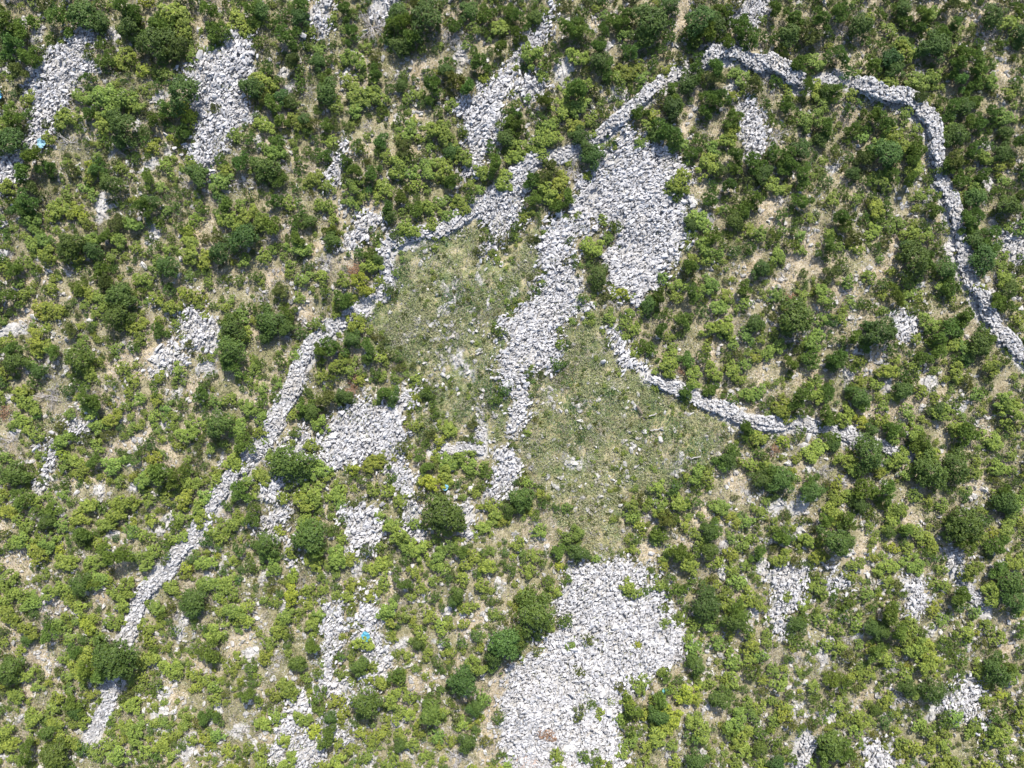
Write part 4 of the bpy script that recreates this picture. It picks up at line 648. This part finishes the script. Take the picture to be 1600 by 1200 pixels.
# ------------------------------------------------------------------ plants: prototypes
def proto_set(style, mat, n, ncl, nlf, height, seed):
    out = []
    for i in range(n):
        v, f, tt = crown(seed + i, style, ncl, nlf, height * (.85 + .3 * (i % 3) / 2))
        out.append((v, f, tt, make_mesh({'L': 'foliage', 'G': 'foliage', 'D': 'crown'}[style], v, f, mat, tt)))
    return out
PL = proto_set('L', M_L, 10, 430, 12, 1.05, 10)
PG = proto_set('G', M_G, 9, 620, 11, 1.5, 40)
PD = proto_set('D', M_D, 9, 1000, 11, 1.65, 70)
STEM = [make_mesh('stems', *stem_mesh(5 + i, .75, 4, .03, .55), M_WOOD) for i in range(3)]
TRUNK = [make_mesh('trunk', *stem_mesh(15 + i, 1.1, 1 + i, .075, .3), M_WOOD) for i in range(3)]
DEADP = [make_mesh('dead_shrub', *dead_mesh(25 + i, 7 + i), M_DEAD) for i in range(5)]
RUSTP = [crown(90 + i, 'L', 160, 7, .6) for i in range(3)]

plants = []; ox = oy = 0
for line in PLANTS.strip().split('\n'):
    if line.startswith('T '): _, ox, oy = line.split(); ox, oy = int(ox), int(oy); continue
    for tkn in line.split():
        kx, ky, kr = tkn[1:].split(','); plants.append((tkn[0], ox + float(kx) * 2.5, oy + float(ky) * 2.5, float(kr) * 2.5))
HT = {'L': 1.05, 'Y': 1.05, 'G': 1.5, 'O': 1.4, 'D': 1.65, 'X': .7, 'R': .6}
def plant_colour(kd, px, py, rng):
    g = rng.normal(0, .09); h = rng.normal(0, .07)
    base = {'Y': (1.30, 1.20, .85), 'O': (1.05, .82, 1.1)}.get(kd, (1, 1, 1))
    warm = np.clip((py - 300) / 900, 0, 1) * .10 - .04            # yellower, slightly lighter leaves towards the bottom of the frame
    return (base[0] * (1 + g + h + warm), base[1] * (1 + g + warm * .4), base[2] * (1 + g - h))
def place(kd, px, py, r, rng):
    """world x, y, z, radius in metres, corrected for how high the crown stands"""
    rm = r / PXM * 1.14; hh = HT[kd] * rm * .6
    x, y = ground_pt(px, py, hh); return float(x), float(y), float(terrain(x, y)), rm
by = {'L': [], 'G': [], 'D': [], 'X': [], 'R': []}
for p in plants: by[{'Y': 'L', 'O': 'G'}.get(p[0], p[0])].append(p)
rest = {'L': [], 'G': [], 'D': []}
rng = np.random.default_rng(4)
SPEC = {'L': ('leafy_bush', 'leafy bush', 'leafy bushes spread over the slope', PL, STEM, 'foliage', 'stems'),
        'G': ('shrub', 'shrub', 'feathery shrubs spread over the slope', PG, STEM, 'foliage', 'stems'),
        'D': ('evergreen_tree', 'tree', 'small dark evergreen trees', PD, TRUNK, 'crown', 'trunk')}
WORD = {'L': 'yellow-green leafy bush', 'Y': 'bright lime leafy bush', 'G': 'mid green feathery shrub', 'O': 'dull olive feathery shrub', 'D': 'dark green evergreen tree'}
for kk in 'DGL':
    lst = sorted(by[kk], key=lambda p: -p[3]); rest[kk] = lst[300:]
    nm, cat, grp, PP, TT, pn, tn = SPEC[kk]
    for kd, px, py, r in lst[:300]:
        x, y, z, rm = place(kd, px, py, r, rng)
        o = bpy.data.objects.new(nm, None); COL.objects.link(o); o.location = (x, y, z - .03); o.rotation_euler = (0, 0, rng.uniform(0, 6.28))
        o.empty_display_size = .3
        sz = rm * rng.uniform(.85, 1.15) if kk != 'D' else rm
        o.scale = (rm * rng.uniform(.92, 1.12), rm * rng.uniform(.92, 1.12), sz)
        tag(o, cat=cat, group=grp)
        j = rng.integers(0, len(PP)); c = put(pn, PP[j][3], o); cc = plant_colour(kd, px, py, rng); c.color = (*cc, 1)
        put(tn, TT[rng.integers(0, 3)], o)
        q = 'large' if r >= (19 if kk != 'D' else 22) else 'small' if r < (16 if kk != 'D' else 15) else 'medium'
        items.append((o, px, py, q + ' ' + WORD[kd]))
for i, (kd, px, py, r) in enumerate(by['X']):
    x, y, z, rm = place(kd, px, py, r, rng)
    o = put('dead_shrub', DEADP[i % 5], loc=(x, y, z), rz=rng.uniform(0, 6), sc=(rm * 1.1, rm * 1.1, rm * .9)); tag(o, cat='dead shrub', group='bare grey dead shrubs')
    items.append((o, px, py, ('large' if r > 16 else 'small') + ' bare grey dead shrub'))
for i, (kd, px, py, r) in enumerate(by['R']):
    x, y, z, rm = place(kd, px, py, r, rng)
    o = put('withered_bush', DEADP[(i + 2) % 5], loc=(x, y, z), rz=rng.uniform(0, 6), sc=(rm * .9, rm * .9, rm * .8)); tag(o, cat='withered bush', group='withered rusty brown bushes')
    v, f, tt = RUSTP[i % 3]; put('foliage', make_mesh('foliage', v, f, M_RUST, tt), o)
    items.append((o, px, py, ('large' if r > 14 else 'small') + ' rusty brown withered bush'))

# undergrowth between the surveyed plants, and beyond the edge of the frame
pr = np.array([(p[1], p[2], p[3]) for p in plants]); acc = pr.tolist(); fill = {'L': [], 'G': [], 'D': []}
rng = np.random.default_rng(8); cell = {}
def near(px, py, r):
    i, j = int(px // 40), int(py // 40)
    for a_ in (-1, 0, 1):
        for b_ in (-1, 0, 1):
            for q in cell.get((i + a_, j + b_), ()):
                if (q[0] - px) ** 2 + (q[1] - py) ** 2 < ((q[2] + r) * .68) ** 2: return True
    return False
for q in acc: cell.setdefault((int(q[0] // 40), int(q[1] // 40)), []).append(q)
for _ in range(42000):
    px, py = rng.uniform(-110, 1710), rng.uniform(-110, 1310); r = 4 + 9 * rng.random() ** 1.6
    out = px < 0 or px > 1600 or py < 0 or py > 1200
    if out: r *= 1.5
    if look(m_stony | m_clear, px, py) or look(m_soil, px, py) > .35: continue
    if value_noise(px, py, 32, 31) < (.1 if out else .34 - .22 * max(0, 1 - py / 600) * (px < 900 or py < 200)): continue
    if near(px, py, r): continue
    q = (px, py, r); cell.setdefault((int(px // 40), int(py // 40)), []).append(q)
    top = 1 - py / 1200; u = rng.random()
    kk = 'G' if u < .32 + .25 * top else 'L' if u < .93 else 'D'
    fill[kk].append((('O' if rng.random() < .3 else 'G') if kk == 'G' else ('Y' if rng.random() < .05 else 'L') if kk == 'L' else 'D', px, py, r))
low = []
for _ in range(2600):
    px, py = rng.uniform(550, 1160), rng.uniform(330, 890)
    if not look(m_clear, px, py) or look(m_stony, px, py): continue
    edge = not look(m_clear, px + 14, py) or not look(m_clear, px - 14, py) or not look(m_clear, px, py + 14) or not look(m_clear, px, py - 14)
    if rng.random() > (.5 if edge else 1.5 * value_noise(px, py, 22, 35) - .25): continue
    u = rng.random(); fill['L' if u < .45 else 'G'].append(('L' if u < .45 else 'O' if u < .8 else 'G', px, py, rng.uniform(2.2, 5.0) * (1.5 if edge else 1)))
for w in WALLS:
    a_, b_, t_ = resample(w['pts'], 9.0)
    for X_, Y_ in zip(a_, b_):
        if rng.random() < .5:
            an = rng.uniform(0, 6.28); d_ = w['w'] * 9 + rng.uniform(0, 5); px, py = X_ + d_ * math.cos(an), Y_ + d_ * math.sin(an)
            kk = 'L' if rng.random() < .55 else 'G'; fill[kk].append(('L' if kk == 'L' else 'O' if rng.random() < .4 else 'G', px, py, rng.uniform(3.0, 7.5)))
for _ in range(5200):     # and creeping over the rims of the rubble patches
    px, py = rng.uniform(0, 1600), rng.uniform(0, 1200)
    if not look(m_rock, px, py): continue
    if look(m_rock, px + 11, py) and look(m_rock, px - 11, py) and look(m_rock, px, py + 11) and look(m_rock, px, py - 11) and rng.random() > .05: continue
    if rng.random() < .55: kk = 'L' if rng.random() < .5 else 'G'; fill[kk].append(('L' if kk == 'L' else 'O', px, py, rng.uniform(2.2, 5.0)))
for kk, mat, nm, lab in (('L', M_L, 'low_leafy_undergrowth', 'low yellow-green leafy undergrowth filling the ground between the larger bushes'),
                         ('G', M_G, 'low_feathery_undergrowth', 'low dull green and olive feathery undergrowth filling the ground between the shrubs'),
                         ('D', M_D, 'low_evergreen_undergrowth', 'low dark evergreen undergrowth in small patches between the trees')):
    P = rest[kk] + fill[kk]; pos, sc, col = [], [], []
    for kd, px, py, r in P:
        x, y, z, rm = place(kd, px, py, r, rng); pos.append((x, y, z - .02)); sc.append((rm * 1.05, rm * 1.05, rm)); col.append(plant_colour(kd, px, py, rng))
    n = len(P); o_ = np.zeros(n)
    prot = [crown(400 + i, kk, 170 if kk != 'D' else 240, 6, 1.1) for i in range(9)]
    prot = [(((v.reshape(-1, 4, 3) - v.reshape(-1, 4, 3).mean(1, keepdims=True)) * 1.75 + v.reshape(-1, 4, 3).mean(1, keepdims=True)).reshape(-1, 3), f, tt) for v, f, tt in prot]
    V, F, T, C_ = scatter(prot, np.array(pos), rotmats(o_, o_, rng.uniform(0, 6.28, n)), np.array(sc), rng, plant=np.array(col) * .92, ptint=[p[2] for p in prot])
    print(nm, n, len(F))
    tag(put(nm, make_mesh(nm, V, F, mat, T, C_)), lab, 'undergrowth', kind='stuff')

# ------------------------------------------------------------------ low ground cover: dry grass, low scrub, cut brush in the clearing
def blades(name, lab, mat, n0, densf, ln, wd, hmax, seed, lie, tintf=None, cat='grass', per=6, spread=.12):
    rng = np.random.default_rng(seed); px = rng.uniform(-100, 1700, n0); py = rng.uniform(-100, 1300, n0)
    k = rng.random(n0) < densf(px, py); px, py = px[k], py[k]; x = np.repeat(wx(px), per); y = np.repeat(wy(py), per); n = len(x)
    x = x + rng.normal(size=n) * spread; y = y + rng.normal(size=n) * spread
    z = terrain(x, y) + .02 + rng.random(n) * hmax
    al = unit(np.column_stack([rng.normal(size=n), rng.normal(size=n), rng.uniform(0, 1, n) * lie])); nr = unit(np.cross(al, rng.normal(size=(n, 3))) + np.array([0, 0, .8]))
    nr = unit(nr - (nr * al).sum(1, keepdims=True) * al)
    V, F = leaves(np.column_stack([x, y, z]), nr, ln * rng.uniform(.6, 1.4, n), wd * rng.uniform(.6, 1.4, n), rng, al)
    if tintf is not None: base = tintf(px, py)
    else: base = 0 * px
    T = np.clip(np.repeat(base + value_noise(px, py, 14, seed) * .7 + value_noise(px, py, 60, seed + 1) * .6 + rng.random(len(px)) * .6 - .45, per) + rng.normal(size=n) * .12, 0, 1)
    print(name, n)
    return tag(put(name, make_mesh(name, V, F, mat, np.repeat(T, 4))), lab, cat, kind='stuff')
notrock = lambda px, py: ~look(m_rock | m_wall, px, py)
blades('dry_grass', 'straw-coloured dry grass between the shrubs and over the bare soil', M_TUFT, 90000,
       lambda px, py: notrock(px, py) * ~look(m_out, px, py) * (.12 + .5 * (value_noise(px, py, 60, 61) > .5) * value_noise(px, py, 12, 62) + .50 * look(m_soil, px, py) + .30 * look(m_clear, px, py) * np.clip((py - 640) / 80, .15, 1)), .15, .030, .14, 61, 1.1)
blades('low_scrub', 'olive and grey-green low scrub covering the ground between the bushes', M_LOW, 150000,
       lambda px, py: notrock(px, py) * (.68 - .36 * look(m_soil, px, py)) * (value_noise(px, py, 30, 64) * 1.1) * (1 - .6 * look(m_clear, px, py)) * (1 - .8 * look(m_out, px, py)), .12, .055, .34, 63, 1.2, cat='low scrub', per=7, spread=.15)
blades('cut_brush', 'cut and flattened green and brown brush littering the clearing', M_CUT, 210000,
       lambda px, py: look(m_clear, px, py) * np.clip(.12 + 1.5 * value_noise(px, py, 20, 66) * value_noise(px, py, 60, 67) + .25 * value_noise(px, py, 6, 68), 0, 1), .16, .055, .20, 65, .5, tintf=lambda px, py: np.clip((py - 690) / 160, 0, .7) + .5 * (value_noise(px, py, 45, 69) - .5), cat='cut brush')

blades('dry_brush', 'thin grey-brown twigs and dry brush between the bushes', M_TWIG, 90000,
       lambda px, py: notrock(px, py) * np.clip(value_noise(px, py, 26, 71) * 1.8 - .75, 0, 1) + .5 * look(m_clear, px, py) * (value_noise(px, py, 18, 72) > .62), .26, .022, .30, 73, .8, cat='dry brush', per=7, spread=.16)
blades('scree_weeds', 'sparse pale green weeds growing through the limestone rubble', M_LOW, 26000,
       lambda px, py: look(m_rock | m_out, px, py) * np.clip(value_noise(px, py, 24, 81) * 3 - 1.75, 0, .8), .12, .05, .42, 83, 1.2, cat='weeds', per=14, spread=.18)

# ------------------------------------------------------------------ plastic scraps, log, concrete slab
def plastic(px, py, r, seed, colour, lab):
    rng = np.random.default_rng(seed); n = 9; u, v = np.meshgrid(np.linspace(-1, 1, n), np.linspace(-1, 1, n))
    k = np.sqrt(1 - .5 * np.minimum(u * u, v * v)); R_ = r / PXM
    x = u * k * R_ * (1 + .25 * value_noise(u * 3, v * 3, .8, seed)); y = v * k * R_ * .8 * (1 + .3 * value_noise(u * 3, v * 3, .8, seed + 1))
    z = .22 + .16 * value_noise(u, v, .45, seed + 2) + .05 * rng.random(u.shape)
    P = np.column_stack([x.ravel(), y.ravel(), z.ravel()]); i0 = (np.arange(n - 1)[:, None] * n + np.arange(n - 1)[None]).ravel()
    F = np.column_stack([i0, i0 + 1, i0 + n + 1, i0 + n]); m, t, b = nodes('faded blue plastic', .45)
    ns = N(t, 'ShaderNodeTexNoise', Scale=5.0, Detail=3.0); t.links.new(ramp(t, ns.outputs[0], [(.35, tuple(c * .75 for c in colour)), (.65, colour)]), b.inputs['Base Color'])
    X, Y = float(wx(px)), float(wy(py)); o = put('plastic_scrap', make_mesh('plastic_scrap', P, F, m), loc=(X, Y, float(terrain(X, Y)) + .15), rz=rng.uniform(0, 6))
    md = o.modifiers.new('thickness', 'SOLIDIFY'); md.thickness = .006
    tag(o, lab, 'plastic scrap', 'scraps of blue plastic')
plastic(70, 226, 7, 1, (.17, .31, .38), 'cyan crumpled plastic scrap on the rubble at the upper left')
plastic(2, 150, 6, 2, (.08, .28, .52), 'blue plastic scrap cut by the left edge near the top')
plastic(574.5, 990, 7, 3, (.07, .25, .34), 'bright cyan-blue plastic scrap on rubble in the lower left half')
plastic(697, 760, 4.5, 4, (.16, .34, .44), 'thin blue plastic scrap between green bushes below the L-shaped wall')
plastic(1, 952, 5, 5, (.03, .22, .60), 'deep blue plastic scrap cut by the left edge lower down')
plastic(1037, 1075, 4, 6, (.14, .36, .36), 'tiny teal plastic scrap below the lower scree edge')

for i, (x1, y1, x2, y2, r, lab) in enumerate([(993, 634, 1001, 646, .11, 'short dark grey log lying in the upper part of the lower clearing'), (1012, 650, 1024, 646, .05, 'thin pale stick lying right of the log in the clearing'),
        (1014, 672, 1034, 668, .05, 'long pale stick lying below the log in the clearing'), (1075, 715, 1092, 712, .05, 'thin pale stick near the right side of the clearing')]):
    X, Y = wx(np.array([x1, x2])), wy(np.array([y1, y2])); tt = np.linspace(0, 1, 6); rg = np.random.default_rng(i)
    path = np.column_stack([X[0] + (X[1] - X[0]) * tt, Y[0] + (Y[1] - Y[0]) * tt + rg.normal(size=6) * .02, terrain(X[0] + (X[1] - X[0]) * tt, Y[0] + (Y[1] - Y[0]) * tt) + .16 + r]); V, F = tube(path, np.linspace(r, r * .7, 6), 8)
    bmv = bpy.data.meshes.new('log'); caps = [tuple(range(8))[::-1], tuple(range(40, 48))]
    bmv.from_pydata([tuple(v) for v in V], [], [tuple(int(q) for q in f) for f in F] + caps); bmv.materials.append(M_DEAD if i else M_WOOD)
    tag(put('log' if i == 0 else 'stick', bmv), lab, 'log' if i == 0 else 'stick')

# pinkish slab of bare earth-stained rock at the bottom edge
bm = bmesh.new(); rg = np.random.default_rng(3)
out = [(804, 1210), (806, 1186), (818, 1176), (836, 1178), (842, 1192), (838, 1210)]
top = [bm.verts.new((float(wx(a_)), float(wy(b_)), float(terrain(wx(a_), wy(b_))) + .16 + rg.normal() * .03)) for a_, b_ in out]
bm.faces.new(top[::-1]); r_ = bmesh.ops.extrude_face_region(bm, geom=bm.faces[:])
for v in [g for g in r_['geom'] if isinstance(g, bmesh.types.BMVert)]: v.co.z -= .3
bmesh.ops.recalc_face_normals(bm, faces=bm.faces[:]); bmesh.ops.bevel(bm, geom=bm.edges[:], offset=.03, segments=2, affect='EDGES')
me = bpy.data.meshes.new('rock_slab'); bm.to_mesh(me); bm.free()
ms, t, b = nodes('pinkish stained rock', .9); ns = N(t, 'ShaderNodeTexNoise', Scale=5.0, Detail=9.0)
t.links.new(ramp(t, ns.outputs[0], [(.35, (.24, .18, .15)), (.65, (.40, .33, .30))]), b.inputs['Base Color']); me.materials.append(ms)
tag(put('rock_slab', me), 'flat pinkish rock slab at the bottom edge below the wide scree', 'rock slab')


name_all(items, LANDMARKS)
